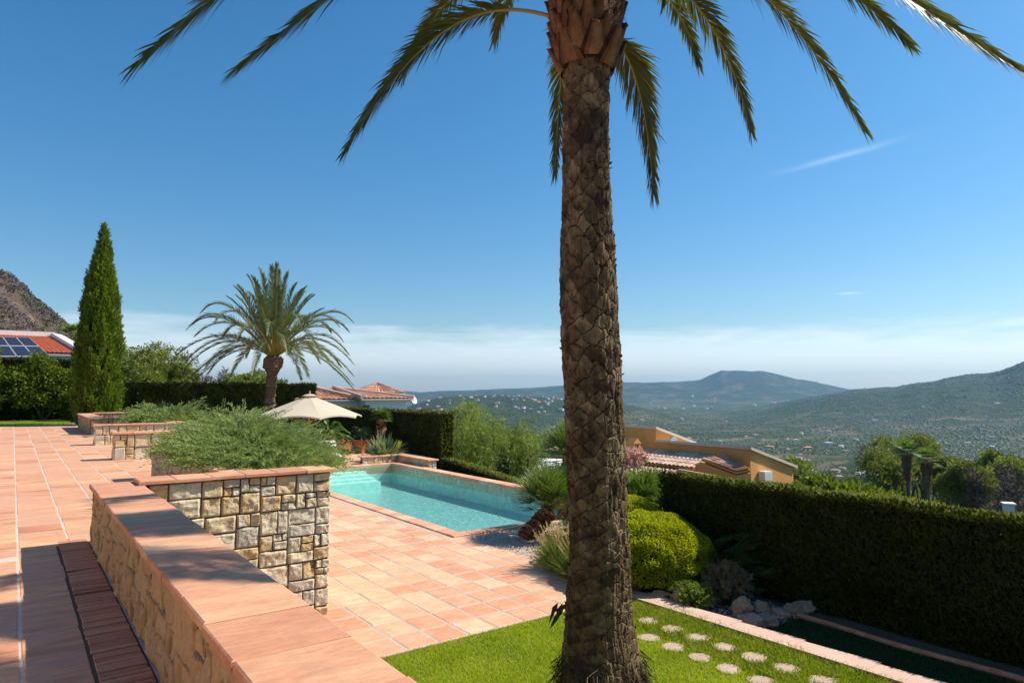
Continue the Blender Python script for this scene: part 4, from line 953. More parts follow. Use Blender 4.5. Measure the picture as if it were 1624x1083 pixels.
tw_ = MB(); pillow(tw_, -.12, .2, .55, .85, -.728, .035); tag(tw_.build('book', M['wicker']), 'small brown book or mat lying on the lounger cushion', 'book')

# ------------------------------------------------------------------ pots and pool-side plants
def cycad(name, label, x, y, z, n, Lf, cat='plant', group=None, trunk=.0, leaf=.14, w=.018, up=.5, mat='cycad', nl=30):
    t_ = thing(name, label, cat, (x, y, z), group)
    if trunk > 0:
        mb = MB(); zz = np.linspace(0, trunk, 14); k = 14; aa = np.arange(k) / k * 6.283
        mb.grid(np.stack([np.stack([x + (.14 + .03 * math.sin(z_ * 60)) * np.cos(aa), y + (.14 + .03 * math.sin(z_ * 60)) * np.sin(aa), np.full(k, z + z_)], 1) for z_ in zz]), 0, None, wrap=True); mb.build('trunk', M['boot'], t_)
    mb = MB(); c = V3(x, y, z + trunk)
    for i in range(n):
        a = i * 2.39996; lv = i / n; el = up * (.2 + 1.6 * lv); hd = V3(math.cos(a), math.sin(a), 0); L = Lf * (.85 + .3 * R.rand())
        tip = c + hd * L * (1 - .5 * lv) + V3(0, 0, L * (el * .75 - .25))
        C = bez(c, c + hd * L * .25 + V3(0, 0, L * .3 * (1 + el)), tip - hd * L * .25 + V3(0, 0, L * .15), tip, 10)
        frond(mb, C, nl, leaf, w, .008, .12, (0, 1), .1, .3)
    mb.build('leaves', [M[mat], M['rachis']], t_); return t_
def pot(label, x, y, s=.42, h=.4, rz=0.3, group='square terracotta pots'):
    t_ = thing('terracotta_pot', label, 'plant pot', (x, y, -1.1), group)
    mb = MB(); ring = []
    for f_, z in ((.80, 0), (1.0, h * .86), (1.08, h * .86), (1.08, h), (.95, h), (.92, h - .05)):
        q = s / 2 * f_; c_, s_ = math.cos(rz), math.sin(rz)
        ring.append([[x + a * q * c_ - b * q * s_, y + a * q * s_ + b * q * c_, -1.1 + z] for a, b in ((-1, -1), (1, -1), (1, 1), (-1, 1))])
    mb.grid(np.array(ring), 0, R.rand(), wrap=True, smooth=False); mb.build('pot_body', M['pot'], t_)
    mb = MB(); mb.add([ring[-1][0], ring[-1][1], ring[-1][2], ring[-1][3]], [[0, 1, 2, 3]]); mb.build('potting_soil', M['soil'], t_)
pA = atZ(571, 719, -1.1); pB = atZ(556, 716, -1.1); pC = atZ(546, 714, -1.1); pDd = atZ(585, 717, -1.1)
pA[:2] += (.2, .2)
pot('largest square terracotta pot, holding a bright green cycad', pA[0], pA[1], .62, .58)
cycad('cycad_plant', 'bright green cycad growing in the largest square pot', pA[0], pA[1], -.55, 26, .75, up=.75)
pot('middle terracotta pot just left of the largest one', pB[0] - .1, pB[1] + .5, .5, .5)
cycad('cycad_plant', 'small dark cycad in the middle terracotta pot', pB[0] - .1, pB[1] + .5, -.62, 16, .5)
pot('leftmost terracotta pot beside the lounger', pC[0] - .3, pC[1] + .5, .5, .5)
cycad('cycad_plant', 'small green cycad in the leftmost terracotta pot', pC[0] - .3, pC[1] + .5, -.62, 16, .5)
pot('pale terracotta pot half hidden behind the big strap-leaved plant', pDd[0] + .1, pDd[1] + .1, .45, .38)
c1 = atD(520, 692, 30.5); cycad('cycad_plant', 'broad dark cycad on a short trunk between parasol and tall hedge', c1[0], c1[1], -.9, 34, 1.25, trunk=.5, leaf=.22, w=.03, up=.55)
c2 = atD(604, 690, 31.0); t_ = thing('fan_palm', 'small shaggy palm with yellow-green head against the tall hedge', 'palm tree', (c2[0], c2[1], -1.1))
mb = MB(); zz = np.linspace(-1.1, .5, 20); k = 14; aa = np.arange(k) / k * 6.283; 
mb.grid(np.stack([np.stack([c2[0] + (.2 + .06 * R.rand(k)) * np.cos(aa), c2[1] + (.2 + .06 * R.rand(k)) * np.sin(aa), np.full(k, z_)], 1) for z_ in zz]), 0, None, wrap=True); mb.build('trunk', M['boot'], t_)
mb = MB()
for i in range(24):
    a = i * 2.4; el = rad(-25 + 90 * (i / 23.)); D = V3(math.cos(a) * math.cos(el), math.sin(a) * math.cos(el), math.sin(el)); fan_leaf(mb, V3(c2[0], c2[1], .45), D, V3(0, 0, 1) if abs(D[2]) < .9 else V3(1, 0, 0), .5, 14, .05, 2.2, pet=.12)
mb.build('fans', [M['fan'], M['rachis']], t_)
# large strap-leaved clump in the raised bed
c3 = V3(11.75, 24.6, -1.1); t_ = thing('strap_leaf_plant', 'large grey-green clump of long strap leaves beside the far pool corner', 'plant', c3)
mb = MB()
for i in range(110):
    a = R.rand() * 6.283; el = rad(22 + 60 * R.rand()); D = V3(math.cos(a) * math.cos(el), math.sin(a) * math.cos(el), math.sin(el)); L = .95 + .5 * R.rand()
    Sd = nrm(np.cross(D, V3(0, 0, 1))); strips(mb, (c3 + R.randn(3) * V3(.12, .12, 0))[None], D[None], Sd[None], L, .10, .28 * math.cos(el) + .05, 0)
mb.build('leaves', M['strap'], t_)
mb = MB()
for i in range(5):
    D = nrm(V3(.25 + R.randn() * .1, -.3, .9)); strips(mb, (c3 + V3(.35, -.1, .15))[None], D[None], nrm(np.cross(D, V3(.5, .8, 0)))[None], .75, .09, .05, 0)
o = mb.build('leaves', M['yellow_leaf'], t_); o['label'] = 'one bright yellow upright leaf'

# ------------------------------------------------------------------ fan palm clump, grasses, lime bushes, rocks
def fanpalm(label, x, y, z, trunk_tip, n, Rf, tr=.13, mat='fan', elmin=-10, w=.02, nb=20):
    t_ = thing('dwarf_fan_palm', label, 'palm tree', (x, y, z)); tip = np.array(trunk_tip, float); b = V3(x, y, z)
    mb = MB(); C = bez(b, b + (tip - b) * .3, b + (tip - b) * .7, tip, 24); k = 18
    T = nrm(tip - b); S = nrm(np.cross(T, V3(0, 1, 0))); U = np.cross(S, T); aa = np.arange(k) / k * 6.283
    mb.grid(np.stack([c + (S * np.cos(aa)[:, None] + U * np.sin(aa)[:, None]) * (tr * (.95 + .25 * ((i * .37) % 1)) + .02 * R.rand(k))[:, None] for i, c in enumerate(C)]), 0, None, wrap=True, smooth=False)
    mb.build('trunk', M['boot'], t_)
    mb = MB()
    for i in range(n):
        a = i * 2.4 + R.rand() * .3; el = rad(elmin + (85 - elmin) * (i / (n - 1.)) ** .9)
        D = nrm(V3(math.cos(a) * math.cos(el), math.sin(a) * math.cos(el), math.sin(el)) + T * .25)
        fan_leaf(mb, tip, D, V3(0, 0, 1) if abs(D[2]) < .92 else V3(1, 0, 0), Rf * (.8 + .4 * R.rand()), nb, w, 2.6, pet=.30 + .25 * R.rand())
    mb.build('fans', [M[mat], M['rachis']], t_); return t_
fanpalm('leaning dwarf fan palm with bushy head over the near pool corner', 7.78, 10.3, -1.12, (8.30, 10.15, -.62), 85, .52, .15)
fanpalm('taller dwarf fan palm rising behind the big palm trunk', 9.6, 11.3, -1.3, (9.7, 11.2, .15), 75, .55, .14, elmin=-35)
fanpalm('green fan palm peeping out right of the big trunk above the lime bush', 8.9, 8.4, -1.2, (8.95, 8.3, -.45), 26, .48, .10)
# tall thin grass at the pool corner, fountain grass clumps
def tuft(label, x, y, z, n, L, spread, w=.006, plume=0):
    t_ = thing('ornamental_grass', label, 'grass clump', (x, y, z)); mb = MB()
    a = R.rand(n) * 6.283; el = np.radians(35 + 52 * R.rand(n)); D = np.stack([np.cos(a) * np.cos(el), np.sin(a) * np.cos(el), np.sin(el)], 1)
    P = V3(x, y, z) + np.stack([np.cos(a), np.sin(a), a * 0], 1) * (spread * R.rand(n) ** .6)[:, None]
    S = nrm(np.cross(D, R.randn(n, 3))); strips(mb, P, D, S, L * (.6 + .5 * R.rand(n)), w, .35 * np.cos(el), 0); mb.build('blades', M['tuft'], t_)
    if plume:
        mb = MB()
        for i in range(plume):
            a = R.rand() * 6.283; el = rad(45 + 40 * R.rand()); D = V3(math.cos(a) * math.cos(el), math.sin(a) * math.cos(el), math.sin(el)); b = V3(x, y, z) + D * L * (.75 + .25 * R.rand())
            mb.tube([V3(x, y, z), b], .002, 3, 0, cap=False); k = 40; P = b + D * (np.linspace(0, .16, k))[:, None]; diamonds(mb, P, nrm(D + R.randn(k, 3) * .5), .03, .006, 0)
        mb.build('plumes', M['oat'], t_)
tuft('pale tussock grass with tan plumes left of the big trunk', 6.98, 8.2, -1.12, 1500, .62, .22, .008, 70)
tuft('second tussock grass with tan plumes, close behind the big trunk', 6.9, 7.65, -1.12, 1300, .58, .22, .008, 40)
tuft('wispy tall grass at the right end of the pool coping', 10.9, 13.0, -1.3, 260, .9, .2, .007, 14)
def bush(label, c, rr, n, L, W, mat, low=-.5, extra=None, clump=5, amp=.09, cat='bush', name='round_bush'):
    t_ = thing(name, label, cat, (c[0], c[1], c[2] - rr[2])); mb = MB()
    leafball(mb, c, rr, n, L, W, 0, clump, amp, low, .75, .10)
    if extra: leafball(mb, extra[0], extra[1], extra[2], L, W, 1, clump, amp, -.2)
    mb.build('foliage', [M[mat], M['gold']], t_)
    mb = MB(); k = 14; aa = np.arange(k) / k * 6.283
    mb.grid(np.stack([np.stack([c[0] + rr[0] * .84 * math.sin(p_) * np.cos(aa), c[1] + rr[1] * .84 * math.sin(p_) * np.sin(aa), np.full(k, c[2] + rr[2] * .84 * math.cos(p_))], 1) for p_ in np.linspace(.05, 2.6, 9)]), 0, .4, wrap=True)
    mb.build('shade_core', M['hedge_in'], t_); return t_
bush('clipped round lime-green bush right of the big palm trunk', (7.55, 7.0, -.70), (.86, .90, .56), 52000, .034, .018, 'lime')
bush('second lime-green bush with golden tip, just behind the round one', (8.05, 8.0, -.68), (.80, .80, .62), 26000, .034, .018, 'lime', extra=((7.95, 8.35, -.10), (.26, .26, .12), 1500))
def wisp(label, c, rr, n, mat, name='dry_shrub', L=.05, W=.006, cat='shrub'):
    t_ = thing(name, label, cat, (c[0], c[1], c[2] - rr[2])); mb = MB(); ms = MB()
    for i in range(n):
        d = blob_dirs(1, .4)[0]; e = np.array(c) + d * np.array(rr) * (.7 + .35 * R.rand()); b = np.array(c) - V3(0, 0, rr[2] * .9) + R.randn(3) * .03
        C = bez(b, b * .6 + e * .4 + V3(0, 0, .05), e - d * .05, e, 6)
        if i % 2 == 0: ms.tube(C, .0025, 3, cap=False)
        k = 34; t = .35 + .65 * R.rand(k); fi = t * 5; ii = np.minimum(fi.astype(int), 4); f = (fi - ii)[:, None]; P = C[ii] * (1 - f) + C[ii + 1] * f
        diamonds(mb, P, nrm(d + R.randn(k, 3) * .8), L * (.5 + R.rand(k)), W * (.7 + .6 * R.rand(k)), 0)
    mb.build('foliage', M[mat], t_); ms.build('stem', M['bark'], t_)
wisp('brownish dry lavender shrub between the lime bush and the pale rocks', (7.72, 5.78, -.90), (.32, .34, .30), 330, 'brown_leaf', L=.045, W=.010)
wisp('low green flowering shrub creeping over the kerb below the lime bush', (7.22, 5.95, -1.02), (.28, .34, .20), 240, 'tuft', 'flowering_shrub', .035, .012)
wisp('pink flowering bougainvillea in front of the pale tiled roof', tuple(atD(1006, 728, 19)), (.38, .38, .32), 34, 'fruit', 'flowering_shrub', .10, .05)
wisp('loose green undergrowth below the orange eave', tuple(atD(1010, 790, 15)), (1.1, 1.1, .55), 420, 'tuft', 'flowering_shrub', .12, .03)
wisp('green scrub filling the slope behind the lime bushes', tuple(atD(1020, 800, 12.5)), (.9, .9, .45), 420, 'bush', 'scrub_bush', .08, .035)
def rock(label, c, s, seed, squash=.7):
    rs = np.random.RandomState(seed); n, k = 16, 22; G0 = np.zeros((n, k, 3))
    for i in range(n):
        p_ = .02 + i / (n - 1) * (math.pi - .04); G0[i] = np.stack([math.sin(p_) * np.cos(np.arange(k) / k * 6.283), math.sin(p_) * np.sin(np.arange(k) / k * 6.283), np.full(k, math.cos(p_))], 1)
    G0 = G0 * (.62 + .75 * np.abs(fbm(G0 + seed * 3.1, 1.25, 2) * 2 - 1) + .30 * fbm(G0 + seed, 3.2, 3))[..., None]
    mb = MB(); mb.grid(G0 * np.array(s) * V3(1, 1, squash) + np.array(c), 0, rs.rand(), wrap=True, smooth=False); tag(mb.build('rock', M['rock'], loc=c), label, 'rock', 'garden rocks')
def rk(px, py, z, s, seed, label, sq=.8): p = atZ(px, py, z); rock(label, (p[0], p[1], z + s[2] * .4), s, seed, sq)
rk(1048, 948, -1.1, (.15, .11, .08), 1, 'small pale rock on the kerb, leftmost under the lime bush')
rk(1076, 955, -1.1, (.10, .09, .15), 2, 'upright pale rock under the lime bush')
rk(1030, 945, -1.1, (.07, .06, .04), 22, 'tiny pale stone behind the kerb next to the palm trunk')
rk(1178, 975, -1.15, (.14, .13, .20), 3, 'tall orange-tinted rock beside the dry shrub')
rk(1192, 990, -1.15, (.17, .12, .11), 4, 'broad sunlit rock at the kerb edge, right of the dry shrub')
rk(1206, 976, -1.15, (.12, .12, .14), 11, 'grey rock behind the broad sunlit one')
rk(1216, 988, -1.17, (.20, .14, .10), 5, 'shaded flat rock in the dark strip')
rk(1238, 980, -1.17, (.12, .10, .10), 6, 'small shaded rock between two larger ones')
rk(1256, 976, -1.17, (.16, .12, .12), 7, 'rounded shaded rock near the hedge')
rk(1274, 970, -1.17, (.21, .13, .13), 8, 'brown rock farthest right at the hedge foot')
mb = MB(); n = 9000; P = np.stack([6.98 + 3.4 * R.rand(n), 7.9 + 3.2 * R.rand(n), np.full(n, -1.105)], 1)
D = nrm(R.randn(n, 3) * V3(1, 1, .35)); diamonds(mb, P, D, .035 + .03 * R.rand(n), .03, 0, N=V3(0, 0, 1) + R.randn(n, 3) * .2)
P2 = np.stack([7.2 + 1.0 * R.rand(2500), 4.9 + 1.6 * R.rand(2500), np.full(2500, -1.155)], 1); diamonds(mb, P2, nrm(R.randn(2500, 3) * V3(1, 1, .35)), .035, .025, 0, N=V3(0, 0, 1) + R.randn(2500, 3) * .2)
tag(mb.build('gravel', M['gravel'], kind='stuff'), 'pale gravel around the fan palm and grasses', 'gravel', kind='stuff')

# ------------------------------------------------------------------ houses
def roof(mb, A, B, C, D, tile=.21, row=.38, mat=0, h=.055, th=.12):
    """barrel tiles running from the top edge A-B down to D-C"""
    A, B, C, D = map(lambda v: np.array(v, float), (A, B, C, D))
    w = max(np.linalg.norm(B - A), np.linalg.norm(C - D)); l = (np.linalg.norm(D - A) + np.linalg.norm(C - B)) / 2
    nc = max(2, int(w / tile)); nr = max(2, int(l / row)); N = nrm(np.cross(B - A, D - A)); N = N if N[2] > 0 else -N
    u = np.linspace(0, 1, nc * 6 + 1); v = np.repeat(np.arange(nr + 1), 2)[1:-1] / nr; stepv = np.tile([0, 1], nr)
    U, Vv = np.meshgrid(u, v, indexing='ij')
    P = (A[None, None] * ((1 - U) * (1 - Vv))[..., None] + B * (U * (1 - Vv))[..., None] + C * (U * Vv)[..., None] + D * ((1 - U) * Vv)[..., None])
    hh = h * np.abs(np.sin(U * nc * math.pi)) * 1.2 - h * .3; P = P + N * (hh + stepv[None, :] * h * .55)[..., None]
    cu = np.minimum((np.arange(len(u) - 1) / 6).astype(int), nc - 1); rv = (np.arange(len(v) - 1) / 2).astype(int)
    rnd = _h(cu[:, None] + 0 * rv[None], rv[None] + 0 * cu[:, None], np.zeros((len(cu), len(rv)), int) + int(A[0] * 10))
    mb.grid(P, mat, rnd.ravel(), smooth=False)
    dn = -N * th; mb.add([A, B, C, D, A + dn, B + dn, C + dn, D + dn], BOXF, mat, .3) if False else mb.add([A + dn * .3, B + dn * .3, C + dn * .3, D + dn * .3, A + dn, B + dn, C + dn, D + dn], BOXF, mat + 1, .4)
def prism(mb, poly, off, mat=0, r=.5):
    """extrude polygon (n,3) by vector off"""
    poly = np.array(poly, float); n = len(poly); off = np.array(off, float); c0, c1 = poly.mean(0), (poly + off).mean(0)
    mb.add(np.vstack([poly, c0]), [[i, (i + 1) % n, n] for i in range(n)], mat, r); mb.add(np.vstack([poly + off, c1]), [[(i + 1) % n, i, n] for i in range(n)], mat, r)
    mb.add(np.vstack([poly, poly + off]), [[i, (i + 1) % n, n + (i + 1) % n, n + i] for i in range(n)], mat, r)
oh = thing('ochre_house', 'ochre rendered villa with stepped roofs below the right hedge', 'house', (36, 24, -9))
HX = 32.0
a1 = atX(1040, 681, HX); a0 = atX(940, 671, HX); a0[2] = a1[2]; ya = a1[1]; a2 = atY(1098, 703, ya)
b1 = atX(1190, 714, HX); yb_ = b1[1]; b2 = atY(1258, 741, yb_); b0z = b1[2]
mb = MB(); zg = -9.5
# block A (behind) and block B (front): profile in XZ, extruded along Y
prism(mb, [[HX, ya, zg], [a2[0], ya, zg], [a2[0], ya, a2[2]], [HX, ya, a1[2]]], (0, a0[1] - ya, 0))
prism(mb, [[HX - .02, yb_, zg], [b2[0], yb_, zg], [b2[0], yb_, b2[2]], [HX - .02, yb_, b1[2]]], (0, ya - yb_ - .02, 0))
# lower wing toward us
gA = atX(1110, 726, 29.6); gB = atX(1187, 747, 29.6)
mb.box((27.2, gB[1] + .2, zg), (HX - .04, ya + 6, -5.2), 0, .4)
mb.build('wall', M['ochre'], oh)
mb = MB()
for (p, q, y0_, y1_) in ((a1, a2, ya, a0[1]), (b1, b2, yb_, ya - .05)):
    d_ = nrm(q - p); e0 = p - d_ * .12; e1 = q + d_ * .25
    prism(mb, [[e0[0], y0_ - .15, e0[2] + .01], [e1[0], y0_ - .15, e1[2] + .01], [e1[0], y0_ - .15, e1[2] + .16], [e0[0], y0_ - .15, e0[2] + .16]], (0, (y1_ - y0_) + .15, 0), 0)
mb.build('roof_edge', M['edge'], oh)
# tiled lower roof falling toward us from wall B
mb = MB()
r1 = atX(905, 700, HX - .05); r2 = atX(1136, 722, HX - .05); r1[2] = r2[2] + .0
q2 = atX(1100, 742, 30.0); q1 = atX(860, 742, 30.0); q1[2] = q2[2]
roof(mb, r1, r2, q2, q1, .30, .5); 
mb.build('roof', [M['rtile_pale'], M['ochre']], oh)
# small gable wing: roof falling to the right
mb = MB()
g1 = atX(1112, 727, 30.4); g2 = atX(1150, 722, HX - .06); g3 = atX(1191, 744, HX - .4); g4 = atX(1168, 748, 30.8)
roof(mb, g1, g2, g3, g4, .30, .5); mb.build('roof', [M['rtile'], M['ochre']], oh)
mb = MB(); dz = V3(0, 0, -4); g1d, g4d, g3d = g1 - V3(0, 0, .2), g4 - V3(0, 0, .2), g3 - V3(0, 0, .2)
gl0 = atX(1085, 745, 30.0)
for poly in ([gl0, g1d, g4d], [g4d, g3d]):
    pp = np.array(list(poly) + [p + dz for p in poly[::-1]]); prism(mb, pp, (.05, .12, 0))
mb.build('wall', M['ochre'], oh)
# nearer roof with ochre fascia
mb = MB(); n1 = atX(900, 722, 29.8); n2 = atX(1076, 746, 29.8); n1[2] = n2[2] = n2[2]; n3 = atX(1000, 771, 27.0); n3b = atX(860, 771, 27.0); n3b[2] = n3[2]
roof(mb, n1, n2, n3, n3b, .30, .5); mb.build('roof', [M['rtile_pale'], M['ochre']], oh)
mb = MB(); f_ = V3(0, 0, -.10); prism(mb, [n2 + f_, n3 + f_, n3 + f_ * 4.5, n2 + f_ * 4.5], (.02, -.14, 0)); prism(mb, [n2 + V3(0, 0, .02), n3 + V3(0, 0, .02), n3 + f_, n2 + f_], (.0, -.28, 0), 0); mb.build('fascia', M['ochre'], oh)
mb = MB(); mb.box((27.6, n3[1] + .8, -10), (30, n1[1], -3.9), 0, .3); mb.build('wall', M['dark'], oh)
mb = MB(); pth = [n2 + V3(-.1, -.1, .0), atX(1135, 757, 29.4)]; mb.tube(pth, .12, 6); mb.build('ridge_tiles', M['rtile_pale'], oh)
# air conditioner, chimney, round vent
acp = atY(1208, 756, yb_); mb = MB(); mb.box((acp[0] - .32, yb_ - .42, acp[2] - .33), (acp[0] + .34, yb_ - .03, acp[2] + .33), 0, .5)
for i in range(7): mb.box((acp[0] - .28, yb_ - .428, acp[2] - .26 + i * .075), (acp[0] + .30, yb_ - .422, acp[2] - .235 + i * .075), 1, .5)
mb.build('air_conditioner', [M['metal_w'], M['alu']], oh)
vp = atY(1068, 699, ya); mb = MB(); k = 18; aa = np.arange(k) / k * 6.283
mb.grid(np.stack([np.stack([vp[0] + r_ * np.cos(aa), np.full(k, ya - d_), vp[2] + r_ * np.sin(aa)], 1) for r_, d_ in ((.30, 0), (.30, .06), (.24, .07), (.22, .03), (.02, .03))]), 0, .5, wrap=True, smooth=False); mb.build('vent', M['alu'], oh)
cp = atX(1005, 715, 30.2); mb = MB(); mb.box((cp[0] - .3, cp[1] - .3, cp[2] - .8), (cp[0] + .3, cp[1] + .3, cp[2] + .15), 0, .7)
for dx in (-.24, .24): mb.box((cp[0] + dx - .06, cp[1] - .28, cp[2] + .15), (cp[0] + dx + .06, cp[1] + .28, cp[2] + .45), 0, .7)
prism(mb, [[cp[0] - .34, cp[1] - .32, cp[2] + .45], [cp[0] + .34, cp[1] - .32, cp[2] + .45], [cp[0], cp[1] - .32, cp[2] + .78]], (0, .64, 0), 0); mb.build('chimney', M['ochre'], oh)

# white villa behind the tall hedge
wh = thing('white_villa', 'white villa with brown tiled hip roof behind the tall hedge', 'house', (18, 41, -4))
YW = 41.0
e0 = atY(508, 632, YW + 5); e1 = atY(576, 631, YW); e2 = atY(649, 631.5, YW); ez = e2[2]
mb = MB(); mb.box((e1[0] + .15, YW, -6), (e2[0] - .25, YW + 9, ez - .06), 0, .6); mb.box((e0[0] - 3, YW + 1.0, -6), (e1[0] + .12, YW + 9, ez - .10), 0, .5)
mb.build('wall', M['white'], wh)
rt1 = V3(e2[0] - 3.4, YW + 4.5, atY(605, 616.5, YW + 4.5)[2]); rt0 = V3(e1[0] - .2, YW + 4.5, rt1[2])
E0, E1, E2 = V3(e1[0] - .25, YW - .4, ez), V3(e2[0] + .15, YW - .4, ez), V3(e2[0] + .15, YW + 9.4, ez)
mb = MB(); roof(mb, rt0, rt1, E1, E0, .3, .5, th=.1); roof(mb, rt1, rt1 + V3(.01, .01, 0), E2, E1, .3, .5, th=.2)
L0 = V3(e0[0] - 3.2, YW + .6, ez - .05); L1 = V3(e1[0] - .27, YW + .6, ez - .05); LR0 = V3(e0[0] - 2.5, YW + 4.6, rt1[2] - .0); LR1 = V3(e1[0] - .27, YW + 4.6, rt1[2] - .0)
roof(mb, LR0, LR1, L1, L0, .3, .5, th=.1); mb.build('roof', [M['rtile'], M['white']], wh)
mb = MB(); mb.tube([rt1 + V3(0, 0, .08), E1 + V3(0, 0, .1)], .10, 7); mb.tube([rt0 + V3(0, 0, .1), E0 + V3(0, 0, .1)], .14, 7); mb.tube([LR0 + V3(1.6, 0, .12), L0 + V3(3.9, 0, .12)], .14, 7); mb.tube([rt0 + V3(0, 0, .08), rt1 + V3(0, 0, .08)], .10, 7)
mb.build('ridge_tiles', M['rtile_pale'], wh)
tt_ = atY(600, 613, YW + 4.0); mb = MB(); T0 = V3(tt_[0], YW + 4.2, tt_[2] + .25)
for (a_, b_) in (((-1.6, -1.3), (1.6, -1.3)), ((1.6, -1.3), (1.6, 1.3)), ((1.6, 1.3), (-1.6, 1.3)), ((-1.6, 1.3), (-1.6, -1.3))):
    roof(mb, T0 + V3(-.02, 0, 0), T0 + V3(.02, 0, 0), T0 + V3(b_[0], b_[1], -.7), T0 + V3(a_[0], a_[1], -.7), .3, .45, th=.1)
mb.build('lantern_roof', [M['rtile'], M['white']], wh)
mb = MB(); mb.box((T0[0] - 1.1, T0[1] - .9, T0[2] - 1.3), (T0[0] + 1.1, T0[1] + .9, T0[2] - .6), 0, .5); mb.build('lantern', M['dark'], wh)
sd = atY(651, 632, YW - .3); mb = MB(); k = 18; aa = np.arange(k) / k * 6.283; dn = nrm(V3(.35, -.9, .35)); s1 = nrm(np.cross(dn, V3(0, 0, 1))); s2 = np.cross(s1, dn)
mb.grid(np.stack([sd + V3(.25, 0, -.1) + (s1 * np.cos(aa)[:, None] + s2 * np.sin(aa)[:, None]) * r_ + dn * (r_ ** 2 * .5) for r_ in (.02, .12, .22, .27)]), 0, .5, wrap=True); mb.tube([sd, sd + V3(.25, 0, -.1)], .03, 6)
mb.tube([sd + V3(.25, 0, -.1), sd + V3(.25, 0, -.1) + dn * .4], .012, 5); mb.build('satellite_dish', M['metal_w'], wh)
mb = MB(); q = atY(565, 640, YW + .9); mb.tube([q, q + V3(.5, -.5, .5)], .05, 6); mb.build('spout', M['metal_w'], wh)
wx = atY(581, 646, YW - .0); mb = MB(); mb.box((wx[0] - .25, YW - .02, wx[2] - .5), (wx[0] + .2, YW - .004, wx[2] + .15), 0, .5); mb.build('window', M['glass'], wh)

# house with solar panels at the far left
sh = thing('solar_house', 'white house with red tiled roof and solar panels behind the far left hedge', 'house', (0, 58, 0))
Ra, Rb = atD(-60, 528, 62.), atD(86, 535, 62.); Rb[2] = Ra[2] = (Ra[2] + Rb[2]) / 2; Ca, Cb = atD(-60, 566, 54.), atD(130, 561, 54.); Ca[2] = Cb[2]
mb = MB(); roof(mb, Ra, Rb, Cb, Ca, .26, .42, th=.2); mb.build('roof', [M['rtile_red'], M['white']], sh)
mb = MB(); up_ = V3(0, 0, .0); q = [Rb + V3(-.2, 0, .02), Cb + V3(-.2, 0, .02), Cb + V3(-.2, 0, .32), Rb + V3(-.2, 0, .32)]; prism(mb, q, (.5, .1, 0)); q = [Ra + V3(0, -.2, .0), Rb + V3(.2, -.2, 0), Rb + V3(.2, -.2, .34), Ra + V3(0, -.2, .34)]; prism(mb, q, (0, .5, 0)); mb.build('parapet', M['white'], sh)
mb = MB(); dC = (Cb - Rb); prism(mb, [Rb + V3(-.1, .1, -.2), Cb + V3(-.1, 0, -.2), V3(Cb[0] - .1, Cb[1], 0), V3(Rb[0] - .1, Rb[1], 0)], (.2, .1, 0)); mb.box((Ca[0], Ca[1] + .3, 0), (Cb[0] - .2, Ca[1] + .6, Ca[2] - .2)); mb.build('wall', M['white'], sh)
nR = nrm(np.cross(Rb - Ra, Ca - Ra)); nR = nR if nR[2] > 0 else -nR
def onroof(px, py):
    r_ = V3(*ray(px, py)); t = np.dot(Ra + nR * .22 - V3(0, 0, CZ), nR) / np.dot(r_, nR); return V3(0, 0, CZ) + r_ * t
Q00, Q10, Q11, Q01 = onroof(-40, 533), onroof(46, 535), onroof(80, 565), onroof(-30, 565)
dn_ = nrm(Ca - Ra) ; ux_ = nrm(Rb - Ra)
wtop = (Q10 - Q00)
for r_ in range(2):
    for c_ in range(4):
        u0, u1 = c_ / 4. + .006, (c_ + 1) / 4. - .006; v0, v1 = r_ / 2. + .01, (r_ + 1) / 2. - .01
        def B_(u, v): return Q00 * (1 - u) * (1 - v) + Q10 * u * (1 - v) + Q11 * u * v + Q01 * (1 - u) * v
        p4 = [B_(u0, v0), B_(u1, v0), B_(u1, v1), B_(u0, v1)]; mb = MB()
        prism(mb, p4, nR * -.05, 1); ins = np.array(p4); c = ins.mean(0); ins = c + (ins - c) * .955 + nR * .006; mb.add(ins, [[0, 1, 2, 3]], 0, .5)
        o = mb.build('solar_panel', [M['solar'], M['alu']], sh)

# added unseen villa left of the camera: blocks some sky, bounces warm light
vh = thing('added_villa', 'unseen cream rendered villa facade added left of the upper terrace for warm bounce light', 'house', (-5, 8, 0))
mb = MB(); mb.box((-7.2, -6, -.5), (-4.6, 24, 3.3), 0, .5); mb.box((-4.59, -6, -.5), (3.2, -3.3, 3.3), 0, .5); mb.build('wall', M['cream'], vh)
mb = MB(); roof(mb, (-8.2, 24.6, 4.5), (-8.2, -6, 4.5), (-4.0, -6, 3.35), (-4.0, 24.6, 3.35), .25, .4); roof(mb, (3.8, -6.4, 4.3), (-4.0, -6.4, 4.3), (-4.0, -2.75, 3.36), (3.8, -2.75, 3.36), .25, .4); mb.build('roof', [M['rtile'], M['white']], vh)
for y_ in (2.0, 6.5, 11, 15.5, 20):
    mb = MB(); mb.box((-4.598, y_ - .8, .02), (-4.57, y_ + .8, 2.25), 0, .5); mb.box((-4.569, y_ - .72, .1), (-4.56, y_ - .03, 2.17), 1, .5); mb.box((-4.569, y_ + .03, .1), (-4.56, y_ + .72, 2.17), 1, .5); mb.build('door', [M['metal_w'], M['glass']], vh)
